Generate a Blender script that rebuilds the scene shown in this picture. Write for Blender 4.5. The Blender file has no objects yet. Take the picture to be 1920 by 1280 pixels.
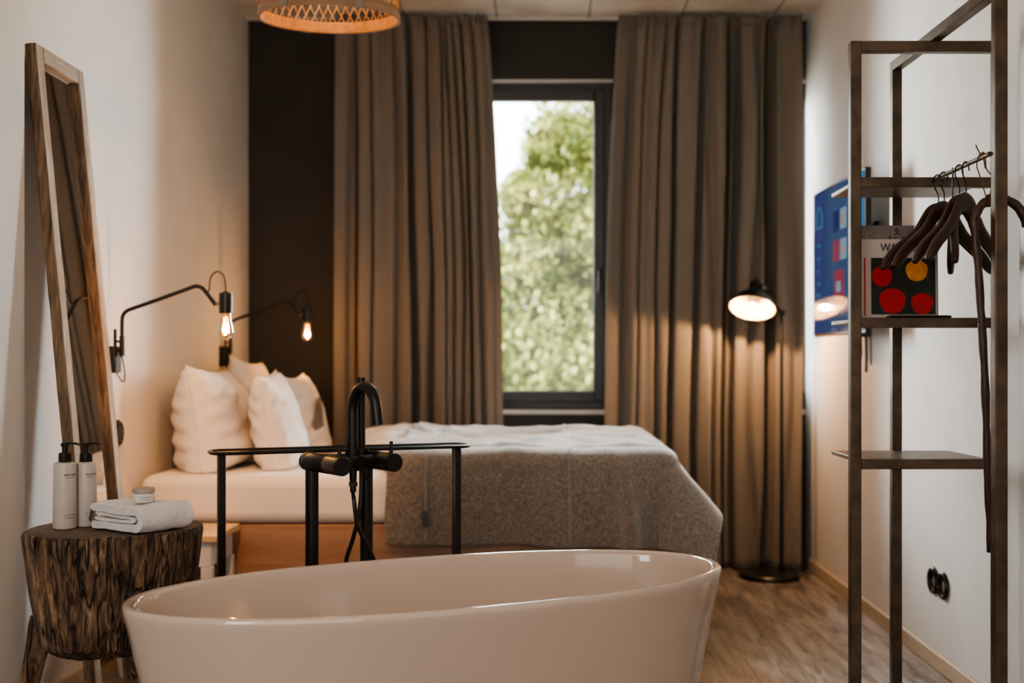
import bpy, bmesh, math, random
from mathutils import Vector, Matrix, noise
R = math.radians
PI = math.pi
random.seed(7)
col = bpy.context.scene.collection
sc = bpy.context.scene
FP = 2150.0            # focal length in pixels of a 1920 wide frame

# ------------------------------------------------------------------ materials
def new_mat(name):
    m = bpy.data.materials.new(name); m.use_nodes = True
    nt = m.node_tree; b = nt.nodes['Principled BSDF']
    return m, nt, b
def node(nt, t, **kw):
    n = nt.nodes.new(t)
    for k, v in kw.items():
        if k.startswith('i_'): n.inputs[k[2:].replace('_', ' ')].default_value = v
        else: setattr(n, k, v)
    return n
def ramp(nt, stops, interp='LINEAR'):
    r = nt.nodes.new('ShaderNodeValToRGB'); r.color_ramp.interpolation = interp
    el = r.color_ramp.elements
    while len(el) < len(stops): el.new(.5)
    for e, (p, c) in zip(el, stops): e.position = p; e.color = (*c, 1)
    return r
def coords(nt, scale=(1, 1, 1), rot=(0, 0, 0), kind='Object'):
    tc = nt.nodes.new('ShaderNodeTexCoord'); mp = nt.nodes.new('ShaderNodeMapping')
    mp.inputs['Scale'].default_value = scale; mp.inputs['Rotation'].default_value = rot
    nt.links.new(tc.outputs[kind], mp.inputs['Vector']); return mp.outputs['Vector']
def bump(nt, b, src, strength=.3, dist=.01):
    bp = nt.nodes.new('ShaderNodeBump'); bp.inputs['Strength'].default_value = strength; bp.inputs['Distance'].default_value = dist
    nt.links.new(src, bp.inputs['Height']); nt.links.new(bp.outputs['Normal'], b.inputs['Normal']); return bp
def plain(name, c, rough=.5, metal=0., nscale=30, var=.12, bstr=.05, coat=0., emis=None, estr=0.):
    m, nt, b = new_mat(name)
    v = coords(nt); n = node(nt, 'ShaderNodeTexNoise'); n.inputs['Scale'].default_value = nscale; n.inputs['Detail'].default_value = 4
    nt.links.new(v, n.inputs['Vector'])
    lo = tuple(max(0, x * (1 - var)) for x in c); hi = tuple(min(1, x * (1 + var)) for x in c)
    r = ramp(nt, [(.3, lo), (.7, hi)]); nt.links.new(n.outputs['Fac'], r.inputs['Fac']); nt.links.new(r.outputs['Color'], b.inputs['Base Color'])
    b.inputs['Roughness'].default_value = rough; b.inputs['Metallic'].default_value = metal
    b.inputs['Coat Weight'].default_value = coat
    if bstr: bump(nt, b, n.outputs['Fac'], bstr, .004)
    if emis: b.inputs['Emission Color'].default_value = (*emis, 1); b.inputs['Emission Strength'].default_value = estr
    return m
def wood(name, stops, scale=(2, 30, 30), rough=.55, dist=1.5, bstr=.25, knots=True, cracks=0.):
    m, nt, b = new_mat(name)
    v = coords(nt, scale)
    n = node(nt, 'ShaderNodeTexNoise'); n.inputs['Scale'].default_value = 1.; n.inputs['Detail'].default_value = 8; n.inputs['Distortion'].default_value = dist; n.inputs['Roughness'].default_value = .6
    nt.links.new(v, n.inputs['Vector'])
    v2 = coords(nt, tuple(s * .28 for s in scale))
    n2 = node(nt, 'ShaderNodeTexNoise'); n2.inputs['Scale'].default_value = 1.; n2.inputs['Detail'].default_value = 3; n2.inputs['Distortion'].default_value = 1.
    nt.links.new(v2, n2.inputs['Vector'])
    mx = node(nt, 'ShaderNodeMath', operation='MULTIPLY_ADD'); mx.inputs[1].default_value = .55
    sc2 = node(nt, 'ShaderNodeMath', operation='MULTIPLY'); sc2.inputs[1].default_value = .45
    nt.links.new(n2.outputs['Fac'], sc2.inputs[0]); nt.links.new(n.outputs['Fac'], mx.inputs[0]); nt.links.new(sc2.outputs[0], mx.inputs[2])
    r = ramp(nt, stops); nt.links.new(mx.outputs[0], r.inputs['Fac'])
    out = r.outputs['Color']; h = mx.outputs[0]
    if cracks:
        v3 = coords(nt, tuple(s * .5 for s in scale)); n3 = node(nt, 'ShaderNodeTexNoise'); n3.inputs['Scale'].default_value = 1.3; n3.inputs['Detail'].default_value = 2
        nt.links.new(v3, n3.inputs['Vector'])
        a = node(nt, 'ShaderNodeMath', operation='SUBTRACT'); a.inputs[1].default_value = .5; nt.links.new(n3.outputs['Fac'], a.inputs[0])
        ab = node(nt, 'ShaderNodeMath', operation='ABSOLUTE'); nt.links.new(a.outputs[0], ab.inputs[0])
        cr = ramp(nt, [(0., (.06, .05, .04)), (cracks, (1, 1, 1))]); nt.links.new(ab.outputs[0], cr.inputs['Fac'])
        mm = node(nt, 'ShaderNodeMix', data_type='RGBA', blend_type='MULTIPLY'); mm.inputs[0].default_value = .9
        nt.links.new(out, mm.inputs[6]); nt.links.new(cr.outputs['Color'], mm.inputs[7]); out = mm.outputs[2]
        ad = node(nt, 'ShaderNodeMath', operation='ADD'); nt.links.new(cr.outputs['Color'], ad.inputs[0]); nt.links.new(h, ad.inputs[1]); h = ad.outputs[0]
    nt.links.new(out, b.inputs['Base Color']); b.inputs['Roughness'].default_value = rough
    bump(nt, b, h, bstr, .01)
    return m
def fabric(name, c, var=.15, weave=900, fold=6, rough=.9, bstr=.25, sheen=.3, big=None, mottle=120):
    m, nt, b = new_mat(name)
    v = coords(nt)
    n = node(nt, 'ShaderNodeTexNoise'); n.inputs['Scale'].default_value = mottle; n.inputs['Detail'].default_value = 3; nt.links.new(v, n.inputs['Vector'])
    n2 = node(nt, 'ShaderNodeTexNoise'); n2.inputs['Scale'].default_value = fold; n2.inputs['Detail'].default_value = 3; nt.links.new(v, n2.inputs['Vector'])
    lo = tuple(x * (1 - var) for x in c); hi = tuple(min(1, x * (1 + var)) for x in c)
    r = ramp(nt, [(.3, lo), (.7, hi)]); nt.links.new(n.outputs['Fac'], r.inputs['Fac']); nt.links.new(r.outputs['Color'], b.inputs['Base Color'])
    b.inputs['Roughness'].default_value = rough; b.inputs['Sheen Weight'].default_value = sheen
    ad = node(nt, 'ShaderNodeMath', operation='MULTIPLY_ADD'); ad.inputs[1].default_value = .25
    nt.links.new(n.outputs['Fac'], ad.inputs[0]); nt.links.new(n2.outputs['Fac'], ad.inputs[2])
    bump(nt, b, ad.outputs[0], bstr, .02)
    return m
def emit(name, c, s):
    m, nt, b = new_mat(name); b.inputs['Base Color'].default_value = (*c, 1); b.inputs['Roughness'].default_value = .3
    n = node(nt, 'ShaderNodeTexNoise'); n.inputs['Scale'].default_value = 12; r = ramp(nt, [(.2, tuple(x * .85 for x in c)), (.8, c)])
    nt.links.new(n.outputs['Fac'], r.inputs['Fac']); nt.links.new(r.outputs['Color'], b.inputs['Emission Color']); b.inputs['Emission Strength'].default_value = s
    return m
def clear_glass(name, tint=(1, 1, 1), fac=.08, rough=.02):
    m, nt, b = new_mat(name); out = nt.nodes['Material Output']; nt.nodes.remove(b)
    t = node(nt, 'ShaderNodeBsdfTransparent'); t.inputs['Color'].default_value = (*tint, 1)
    g = node(nt, 'ShaderNodeBsdfGlossy'); g.inputs['Roughness'].default_value = rough
    fr = node(nt, 'ShaderNodeFresnel'); fr.inputs['IOR'].default_value = 1.35
    ad = node(nt, 'ShaderNodeMath', operation='ADD'); ad.inputs[1].default_value = fac - .03; nt.links.new(fr.outputs[0], ad.inputs[0])
    mx = node(nt, 'ShaderNodeMixShader'); nt.links.new(ad.outputs[0], mx.inputs[0]); nt.links.new(t.outputs[0], mx.inputs[1]); nt.links.new(g.outputs[0], mx.inputs[2])
    nt.links.new(mx.outputs[0], out.inputs['Surface']); return m

M = {}
M['plaster'] = plain('white_plaster', (.67, .645, .62), .75, nscale=6, var=.03, bstr=.12)
M['anthracite'] = plain('anthracite_paint', (.036, .033, .030), .8, nscale=5, var=.08, bstr=.08)
M['oak_trim'] = wood('oak_trim', [(.3, (.40, .31, .22)), (.7, (.58, .47, .35))], (20, 1.5, 20), .5)
M['black'] = plain('black_metal', (.012, .011, .010), .33, .3, nscale=60, var=.2, bstr=.02)
M['black_satin'] = plain('black_satin_metal', (.016, .014, .012), .38, .6, nscale=90, var=.2, bstr=.02)
M['steel'] = plain('raw_steel', (.115, .085, .060), .42, .75, nscale=14, var=.35, bstr=.05)
M['frame_grey'] = plain('window_frame_grey', (.035, .037, .040), .45, 0, nscale=20, var=.1, bstr=.02)
M['white_paint'] = plain('white_paint', (.62, .60, .57), .5, nscale=9, var=.04, bstr=.03)
M['enamel'] = plain('bath_enamel', (.56, .445, .355), .10, nscale=2, var=.015, bstr=0, coat=.6)  # white tub; the tan of warm dim light is put into this base
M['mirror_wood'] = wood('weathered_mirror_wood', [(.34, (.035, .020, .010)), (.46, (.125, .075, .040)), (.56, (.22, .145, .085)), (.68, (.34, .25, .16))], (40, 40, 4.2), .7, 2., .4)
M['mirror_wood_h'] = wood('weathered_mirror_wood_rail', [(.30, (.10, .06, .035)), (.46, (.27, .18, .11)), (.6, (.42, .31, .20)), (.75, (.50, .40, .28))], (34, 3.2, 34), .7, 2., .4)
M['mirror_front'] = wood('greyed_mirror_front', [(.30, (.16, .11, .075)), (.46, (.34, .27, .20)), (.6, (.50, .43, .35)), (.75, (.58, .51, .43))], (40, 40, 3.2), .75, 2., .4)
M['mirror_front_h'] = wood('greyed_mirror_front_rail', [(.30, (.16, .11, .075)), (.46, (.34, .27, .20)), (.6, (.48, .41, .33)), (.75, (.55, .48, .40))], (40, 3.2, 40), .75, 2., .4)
M['stump'] = wood('weathered_trunk', [(.38, (.008, .004, .003)), (.45, (.06, .031, .016)), (.53, (.15, .088, .047)), (.60, (.27, .175, .10)), (.70, (.44, .32, .20))], (46, 46, 7), .75, 2.4, .9, cracks=.05)
M['stump_top'] = wood('weathered_trunk_end', [(.35, (.05, .035, .025)), (.6, (.15, .11, .08)), (.8, (.22, .17, .12))], (22, 22, 22), .8, 2.5, .5)
M['pine'] = wood('pine_board', [(.3, (.16, .085, .05)), (.5, (.29, .175, .11)), (.7, (.40, .26, .17))], (1.6, 18, 18), .55, 1.6, .15)
M['light_wood'] = wood('light_wood_top', [(.3, (.50, .36, .20)), (.7, (.68, .52, .32))], (3, 14, 14), .5, 1., .1)
M['hanger_wood'] = wood('dark_hanger_wood', [(.3, (.016, .007, .004)), (.7, (.055, .024, .013))], (6, 40, 40), .28, 1., .05)
M['cane_wood'] = wood('carved_cane_wood', [(.3, (.018, .007, .004)), (.7, (.075, .026, .013))], (60, 60, 8), .35, 2., .5)
M['leather'] = plain('brown_leather', (.11, .035, .020), .5, nscale=80, var=.2)
M['rattan'] = plain('rattan_cane', (.30, .15, .062), .5, nscale=40, var=.25)
M['bamboo'] = wood('bamboo_band', [(.3, (.20, .105, .05)), (.7, (.40, .24, .13))], (5, 5, 40), .45, .6, .1)
M['clasp'] = plain('grey_clasp', (.25, .21, .18), .5, nscale=40)
M['sheet'] = fabric('white_sheet', (.70, .66, .61), var=.03, fold=5, mottle=200, bstr=.15, sheen=.1)
M['pillow'] = fabric('white_pillow_cotton', (.74, .71, .68), var=.03, fold=11, mottle=250, bstr=.75, sheen=.1)
M['duvet'] = fabric('white_duvet_cotton', (.80, .79, .78), var=.04, fold=9, mottle=120, bstr=.6, sheen=.1)
M['terry'] = fabric('white_terry', (.70, .665, .63), var=.07, fold=40, mottle=420, bstr=.6, sheen=.5)
M['curtain'] = fabric('taupe_curtain_linen', (.180, .155, .128), var=.10, fold=14, mottle=350, bstr=.1, sheen=.15)
M['lotion'] = plain('bottle_plastic', (.47, .42, .365), .35, nscale=3, var=.03, bstr=0)
M['ink'] = plain('dark_ink', (.07, .06, .055), .6, nscale=30, bstr=0)
M['jar_lid'] = plain('jar_lid_beige', (.36, .29, .22), .55, nscale=30)
M['jar_glass'] = plain('jar_frosted_glass', (.66, .62, .57), .12, nscale=12, var=.1, bstr=0, coat=.5)
M['paper'] = plain('book_cover_cream', (.50, .43, .38), .4, nscale=15, var=.04, bstr=0)
M['grey_cover'] = plain('book_cover_grey', (.17, .145, .135), .45, nscale=8, var=.2, bstr=0)
M['pages'] = plain('book_pages', (.62, .56, .48), .8, nscale=60, var=.1)
M['print_green'] = wood('print_dark_foliage', [(.45, (.002, .003, .002)), (.6, (.012, .022, .009)), (.75, (.05, .07, .03))], (60, 60, 22), .4, 2., 0.01)
M['print_red'] = plain('print_red', (.42, .004, .006), .4, nscale=40, var=.25, bstr=0)
M['print_yellow'] = plain('print_yellow', (.72, .27, .012), .4, nscale=40, var=.25, bstr=0)
M['bulb_glass'] = clear_glass('bulb_amber_glass', (1, .74, .36), .10)
M['pane'] = clear_glass('window_pane_glass', (.97, .99, .98), .05)
M['filament'] = emit('glowing_filament', (1, .55, .15), 6)
M['shade_inner'] = plain('lamp_shade_inner', (.34, .27, .16), .6, nscale=10, var=.05, bstr=0, emis=(1, .72, .40), estr=.5)
M['bark'] = plain('bark', (.10, .075, .05), .9, nscale=10, var=.4, bstr=.4)
m, nt, b = new_mat('mirror_glass'); b.inputs['Metallic'].default_value = 1; b.inputs['Roughness'].default_value = .015
n = node(nt, 'ShaderNodeTexNoise'); n.inputs['Scale'].default_value = 3; r = ramp(nt, [(.3, (.76, .76, .75)), (.7, (.82, .82, .81))]); nt.links.new(n.outputs['Fac'], r.inputs['Fac']); nt.links.new(r.outputs['Color'], b.inputs['Base Color'])
M['mirror'] = m
# throw: woollen mottled knit
m, nt, b = new_mat('wool_throw')
v = coords(nt); n = node(nt, 'ShaderNodeTexNoise'); n.inputs['Scale'].default_value = 230; n.inputs['Detail'].default_value = 4; n.inputs['Roughness'].default_value = .7; nt.links.new(v, n.inputs['Vector'])
vs = coords(nt, (210, 60, 60)); w = node(nt, 'ShaderNodeTexNoise'); w.inputs['Scale'].default_value = 1; nt.links.new(vs, w.inputs['Vector'])
vt = coords(nt, (60, 210, 210)); w2 = node(nt, 'ShaderNodeTexNoise'); w2.inputs['Scale'].default_value = 1; nt.links.new(vt, w2.inputs['Vector'])
a1 = node(nt, 'ShaderNodeMath', operation='ADD'); nt.links.new(w.outputs['Fac'], a1.inputs[0]); nt.links.new(w2.outputs['Fac'], a1.inputs[1])
a2 = node(nt, 'ShaderNodeMath', operation='ADD'); nt.links.new(a1.outputs[0], a2.inputs[0]); nt.links.new(n.outputs['Fac'], a2.inputs[1])
a3 = node(nt, 'ShaderNodeMath', operation='MULTIPLY'); a3.inputs[1].default_value = .3333; nt.links.new(a2.outputs[0], a3.inputs[0])
r = ramp(nt, [(.36, (.085, .068, .052)), (.5, (.185, .152, .120)), (.64, (.33, .28, .235))]); nt.links.new(a3.outputs[0], r.inputs['Fac']); nt.links.new(r.outputs['Color'], b.inputs['Base Color'])
b.inputs['Roughness'].default_value = 1; b.inputs['Sheen Weight'].default_value = 1.; b.inputs['Sheen Roughness'].default_value = .5; bump(nt, b, a3.outputs[0], .7, .006)
M['throw'] = m
# floor: oak planks along Y
m, nt, b = new_mat('oak_floor')
v = coords(nt, (1, 1, 1), (0, 0, R(90))); br = node(nt, 'ShaderNodeTexBrick'); nt.links.new(v, br.inputs['Vector'])
br.offset = .37
for k, x in (('Scale', 1), ('Mortar Size', .0022), ('Mortar Smooth', .2), ('Brick Width', 1.25), ('Row Height', .19), ('Bias', 0)): br.inputs[k].default_value = x
br.inputs['Color1'].default_value = (.32, .32, .32, 1); br.inputs['Color2'].default_value = (.72, .72, .72, 1); br.inputs['Mortar'].default_value = (0, 0, 0, 1)
vg = coords(nt, (13, 1.7, 1)); n = node(nt, 'ShaderNodeTexNoise'); n.inputs['Scale'].default_value = 1.5; n.inputs['Detail'].default_value = 9; n.inputs['Distortion'].default_value = .7; n.inputs['Roughness'].default_value = .62; nt.links.new(vg, n.inputs['Vector'])
va = node(nt, 'ShaderNodeVectorMath', operation='ADD'); nt.links.new(vg, va.inputs[0]); nt.links.new(br.outputs['Color'], va.inputs[1]); nt.links.new(va.outputs[0], n.inputs['Vector'])
r = ramp(nt, [(.32, (.045, .036, .030)), (.45, (.14, .122, .110)), (.58, (.24, .215, .198)), (.75, (.35, .322, .30))]); nt.links.new(n.outputs['Fac'], r.inputs['Fac'])
mm = node(nt, 'ShaderNodeMix', data_type='RGBA', blend_type='MULTIPLY'); mm.inputs[0].default_value = .6; nt.links.new(r.outputs['Color'], mm.inputs[6]); nt.links.new(br.outputs['Color'], mm.inputs[7])
gm = node(nt, 'ShaderNodeMix', data_type='RGBA', blend_type='MULTIPLY'); gm.inputs[0].default_value = 1; nt.links.new(mm.outputs[2], gm.inputs[6]); gm.inputs[7].default_value = (1.45, 1.4, 1.35, 1)
nt.links.new(gm.outputs[2], b.inputs['Base Color']); b.inputs['Roughness'].default_value = .42; bump(nt, b, n.outputs['Fac'], .12, .004)
M['floor'] = m
# concrete ceiling
m, nt, b = new_mat('board_marked_concrete')
v = coords(nt); n = node(nt, 'ShaderNodeTexNoise'); n.inputs['Scale'].default_value = 3.; n.inputs['Detail'].default_value = 8; nt.links.new(v, n.inputs['Vector'])
r = ramp(nt, [(.3, (.58, .52, .45)), (.55, (.80, .74, .66)), (.75, (.90, .85, .78))]); nt.links.new(n.outputs['Fac'], r.inputs['Fac'])
br = node(nt, 'ShaderNodeTexBrick'); nt.links.new(v, br.inputs['Vector'])
for k, x in (('Scale', 1), ('Mortar Size', .006), ('Brick Width', .50), ('Row Height', 2.4)): br.inputs[k].default_value = x
br.inputs['Color1'].default_value = (1, 1, 1, 1); br.inputs['Color2'].default_value = (.9, .9, .9, 1); br.inputs['Mortar'].default_value = (.35, .33, .3, 1)
mm = node(nt, 'ShaderNodeMix', data_type='RGBA', blend_type='MULTIPLY'); mm.inputs[0].default_value = .9; nt.links.new(r.outputs['Color'], mm.inputs[6]); nt.links.new(br.outputs['Color'], mm.inputs[7])
nt.links.new(mm.outputs[2], b.inputs['Base Color']); b.inputs['Roughness'].default_value = .85; bump(nt, b, n.outputs['Fac'], .3, .01)
M['concrete'] = m
# leaves
def leafmat(name, c1, c2, c3):
    m, nt, b = new_mat(name); v = coords(nt); n = node(nt, 'ShaderNodeTexNoise'); n.inputs['Scale'].default_value = 2.2; n.inputs['Detail'].default_value = 5; nt.links.new(v, n.inputs['Vector'])
    r = ramp(nt, [(.35, c1), (.5, c2), (.65, c3)]); nt.links.new(n.outputs['Fac'], r.inputs['Fac']); nt.links.new(r.outputs['Color'], b.inputs['Base Color'])
    out = nt.nodes['Material Output']; t = node(nt, 'ShaderNodeBsdfTranslucent'); nt.links.new(r.outputs['Color'], t.inputs['Color'])
    mx = node(nt, 'ShaderNodeMixShader'); mx.inputs[0].default_value = .4; nt.links.new(b.outputs[0], mx.inputs[1]); nt.links.new(t.outputs[0], mx.inputs[2]); nt.links.new(mx.outputs[0], out.inputs['Surface'])
    b.inputs['Roughness'].default_value = .45; return m
M['leaf_a'] = leafmat('leaf_green', (.03, .05, .01), (.11, .15, .035), (.26, .28, .08))
M['leaf_b'] = leafmat('leaf_yellow_green', (.09, .11, .02), (.26, .28, .07), (.50, .48, .18))
M['leaf_c'] = leafmat('leaf_deep_green', (.02, .035, .01), (.06, .09, .025), (.16, .18, .05))
M['grass'] = plain('lawn', (.13, .19, .06), .9, nscale=8, var=.4)

# ------------------------------------------------------------------ mesh helpers
def link_mesh(name, bm, mat, parent=None, origin=None, smooth=35, bevel=0, seg=2, solid=0, sub=0):
    if origin is not None: bmesh.ops.translate(bm, verts=bm.verts, vec=-Vector(origin))
    me = bpy.data.meshes.new(name); bm.to_mesh(me); bm.free()
    for mt in (mat if isinstance(mat, (list, tuple)) else [mat]): me.materials.append(M[mt])
    if smooth:
        for p in me.polygons: p.use_smooth = True
        me.set_sharp_from_angle(angle=R(smooth))
    o = bpy.data.objects.new(name, me); col.objects.link(o)
    if parent: o.parent = parent
    if solid:
        md = o.modifiers.new('Solid', 'SOLIDIFY'); md.thickness = solid; md.offset = 0
    if bevel:
        md = o.modifiers.new('Bevel', 'BEVEL'); md.width = bevel; md.segments = seg; md.limit_method = 'ANGLE'; md.angle_limit = R(40)
    if sub:
        md = o.modifiers.new('Sub', 'SUBSURF'); md.levels = sub; md.render_levels = sub
    return o
def thing(name, label, cat, loc=(0, 0, 0), rz=0, group=None):
    o = bpy.data.objects.new(name, None); col.objects.link(o); o.location = loc; o.rotation_euler = (0, 0, rz)
    o.empty_display_size = .05
    o['label'] = label; o['category'] = cat
    if group: o['group'] = group
    return o
def tag(o, label, cat, group=None):
    o['label'] = label; o['category'] = cat
    if group: o['group'] = group
    return o
def struct(name, bm, mat, **kw):
    o = link_mesh(name, bm, mat, **kw); o['kind'] = 'structure'; return o
def BM(): return bmesh.new()
def box(bm, c, s, rot=None):
    g = bmesh.ops.create_cube(bm, size=1.0); vs = g['verts']
    mt = Matrix.Translation(c) @ (rot.to_4x4() if rot else Matrix.Identity(4)) @ Matrix.Diagonal((*s, 1))
    bmesh.ops.transform(bm, matrix=mt, verts=vs); return vs
def span(bm, a, b):
    return box(bm, [(a[i] + b[i]) / 2 for i in range(3)], [abs(b[i] - a[i]) for i in range(3)])
def smooth_path(pts, n=6):
    P = [Vector(p) for p in pts]; out = []
    for i in range(len(P) - 1):
        p0 = P[max(i - 1, 0)]; p1 = P[i]; p2 = P[i + 1]; p3 = P[min(i + 2, len(P) - 1)]
        for k in range(n):
            t = k / n
            out.append(.5 * ((2 * p1) + (-p0 + p2) * t + (2 * p0 - 5 * p1 + 4 * p2 - p3) * t * t + (-p0 + 3 * p1 - 3 * p2 + p3) * t ** 3))
    out.append(P[-1]); return out
def tube(bm, pts, r, seg=12, smooth=0, r2=None, up=Vector((0, 1, 0)), closed=False):
    """sweep an elliptical section (r across, r2 along 'up' side) along pts; r may be a list/func"""
    P = smooth_path(pts, smooth) if smooth else [Vector(p) for p in pts]
    n = len(P); rings = []
    for i, p in enumerate(P):
        if closed: t = (P[(i + 1) % n] - P[i - 1]).normalized()
        else: t = (P[min(i + 1, n - 1)] - P[max(i - 1, 0)]).normalized()
        if i == 0:
            u = up if abs(t.dot(up)) < .95 else Vector((1, 0, 0))
            a = t.cross(u).normalized()
        else:
            a = (a - t * a.dot(t)); a = a.normalized() if a.length > 1e-6 else t.orthogonal().normalized()
        b = t.cross(a).normalized()
        f = i / (n - 1) if n > 1 else 0
        ra = r(f) if callable(r) else r
        rb = (r2(f) if callable(r2) else r2) if r2 is not None else ra
        rings.append([bm.verts.new(p + a * (math.cos(2 * PI * k / seg) * ra) + b * (math.sin(2 * PI * k / seg) * rb)) for k in range(seg)])
    for i in range(n - 1 if not closed else n):
        A, B = rings[i], rings[(i + 1) % n]
        for k in range(seg): bm.faces.new((A[k], A[(k + 1) % seg], B[(k + 1) % seg], B[k]))
    if not closed:
        bm.faces.new(list(reversed(rings[0]))); bm.faces.new(rings[-1])
def cyl(bm, p0, p1, r, r1=None, seg=24):
    r1 = r if r1 is None else r1
    tube(bm, [p0, p1], lambda f: r + (r1 - r) * f, seg)
def lathe(bm, prof, c=(0, 0, 0), seg=40, mat=None, closed=False):
    c = Vector(c); rings = []
    for (rr, z) in prof:
        if rr < 1e-5: rings.append([bm.verts.new((0, 0, z))])
        else: rings.append([bm.verts.new((rr * math.cos(2 * PI * k / seg), rr * math.sin(2 * PI * k / seg), z)) for k in range(seg)])
    prs = list(zip(rings[:-1], rings[1:]))
    if closed: prs.append((rings[-1], rings[0]))
    for A, B in prs:
        for k in range(seg):
            a, b = A[k % len(A)], A[(k + 1) % len(A)]; d, e = B[k % len(B)], B[(k + 1) % len(B)]
            vs = []
            for v in (a, b, e, d):
                if v not in vs: vs.append(v)
            if len(vs) > 2: bm.faces.new(vs)
    allv = [v for rg in rings for v in rg]
    mt = Matrix.Translation(c) @ (mat.to_4x4() if mat else Matrix.Identity(4))
    bmesh.ops.transform(bm, matrix=mt, verts=allv)
def grid(bm, nu, nv, fn):
    V = [[bm.verts.new(fn(i / nu, j / nv)) for j in range(nv + 1)] for i in range(nu + 1)]
    for i in range(nu):
        for j in range(nv): bm.faces.new((V[i][j], V[i + 1][j], V[i + 1][j + 1], V[i][j + 1]))
    return V
def poly(bm, pts):
    return bm.faces.new([bm.verts.new(p) for p in pts])
def text_mesh(name, s, size, mat, parent, mtx, ext=.0004, align='LEFT', sx=1):
    c = bpy.data.curves.new(name, 'FONT'); c.body = s; c.size = size; c.extrude = ext; c.offset = size * .022; c.align_x = align; c.resolution_u = 3
    t = bpy.data.objects.new(name, c); col.objects.link(t)
    dg = bpy.context.evaluated_depsgraph_get(); me = bpy.data.meshes.new_from_object(t.evaluated_get(dg)); bpy.data.objects.remove(t)
    me.transform(mtx @ Matrix.Diagonal((sx, 1, 1, 1))); me.materials.clear(); me.materials.append(M[mat])
    o = bpy.data.objects.new(name, me); col.objects.link(o); o.parent = parent; return o
def nz(x, y, z=0): return noise.noise(Vector((x, y, z)))

# ------------------------------------------------------------------ room shell
XL, XR, YB, ZC, YN = -1.615, 1.442, 6.29, 2.99, -2.2
bm = BM(); span(bm, (XL - .3, YN - .2, -.12), (XR + .3, YB + .25, 0)); struct('floor', bm, 'floor', smooth=0)
bm = BM(); span(bm, (XL - .3, YN - .2, ZC), (XR + .3, YB + .25, ZC + .2)); struct('ceiling', bm, 'concrete', smooth=0)
bm = BM(); span(bm, (XL - .2, YN, 0), (XL, YB, ZC)); span(bm, (XL - .001, YN, 0), (XL + .055, 3.45, ZC)); struct('wall_left', bm, 'plaster', smooth=0)
bm = BM(); span(bm, (XR, YN, 0), (XR + .2, YB, ZC)); struct('wall_right', bm, 'plaster', smooth=0)
bm = BM(); span(bm, (XL - .2, YN - .2, 0), (XR + .2, YN, ZC)); struct('wall_rear', bm, 'plaster', smooth=0)
W1 = (-.62, .385); W2 = (.93, 1.548); ZS, ZT = .85, 2.665
bm = BM()
span(bm, (XL - .2, YB, 0), (W1[0], YB + .22, ZC)); span(bm, (W1[1], YB, 0), (W2[0], YB + .22, ZC)); span(bm, (W2[1], YB, 0), (XR + .2, YB + .22, ZC))
for a, b_ in (W1, W2):
    span(bm, (a, YB, 0), (b_, YB + .22, ZS)); span(bm, (a, YB, ZT), (b_, YB + .22, ZC))
struct('wall_back', bm, 'anthracite', smooth=0)
def window(name, x0, x1, handle):
    root = bpy.data.objects.new(name, None); col.objects.link(root); root.location = ((x0 + x1) / 2, YB + .06, ZS); root['kind'] = 'structure'
    org = root.location; Y0, Y1 = YB + .06, YB + .13
    bm = BM(); fw = .052
    span(bm, (x0, Y0, ZS), (x0 + fw, Y1, ZT)); span(bm, (x1 - fw, Y0, ZS), (x1, Y1, ZT)); span(bm, (x0 + fw, Y0, ZT - fw), (x1 - fw, Y1, ZT)); span(bm, (x0 + fw, Y0, ZS), (x1 - fw, Y1, ZS + fw))
    link_mesh('window_frame', bm, 'frame_grey', root, org, bevel=.004)
    bm = BM(); a, c, d, e = x0 + fw - .006, x1 - fw + .006, ZS + fw - .006, ZT - fw + .006; sw = .056
    Y2 = Y0 - .014
    span(bm, (a, Y2, d), (a + sw, Y1 - .02, e)); span(bm, (c - sw, Y2, d), (c, Y1 - .02, e)); span(bm, (a + sw, Y2, e - sw), (c - sw, Y1 - .02, e)); span(bm, (a + sw, Y2, d), (c - sw, Y1 - .02, d + sw))
    s = link_mesh('sash', bm, 'frame_grey', root, org, bevel=.005)
    bm = BM(); span(bm, (a + sw - .004, Y0 + .02, d + sw - .004), (c - sw + .004, Y0 + .026, e - sw + .004)); link_mesh('pane', bm, 'pane', root, org, smooth=0)
    bm = BM(); g = .006
    for q in ((a + sw, a + sw + g, d + sw, e - sw), (c - sw - g, c - sw, d + sw, e - sw), (a + sw, c - sw, d + sw, d + sw + g), (a + sw, c - sw, e - sw - g, e - sw)):
        span(bm, (q[0], Y0 + .002, q[2]), (q[1], Y0 + .02, q[3]))
    link_mesh('glazing_bead', bm, 'clasp', root, org, smooth=0)
    if handle:
        hx = c - sw / 2; bm = BM(); box(bm, (hx, Y2 - .006, 1.60), (.026, .012, .075)); cyl(bm, (hx, Y2 - .01, 1.61), (hx, Y2 - .045, 1.61), .009); box(bm, (hx, Y2 - .045, 1.555), (.018, .014, .13))
        link_mesh('window_handle', bm, 'black', root, org, bevel=.004)
    bm = BM(); span(bm, (x0 + .001, YB - .012, ZS - .022), (x1 - .001, Y0, ZS + .002)); link_mesh('window_sill', bm, 'white_paint', root, org, bevel=.004)
    bm = BM(); span(bm, (x0 + .0005, YB + .001, ZT - .008), (x1 - .0005, Y0 - .001, ZT - .0005)); link_mesh('reveal_lining', bm, 'white_paint', root, org, smooth=0)
    return root
window('window_1', *W1, True); window('window_2', *W2, False)
bm = BM(); span(bm, (XR - .016, 3.41, 0), (XR - .0005, YB - .001, .06)); struct('baseboard_right', bm, 'oak_trim', bevel=.004)
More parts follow.
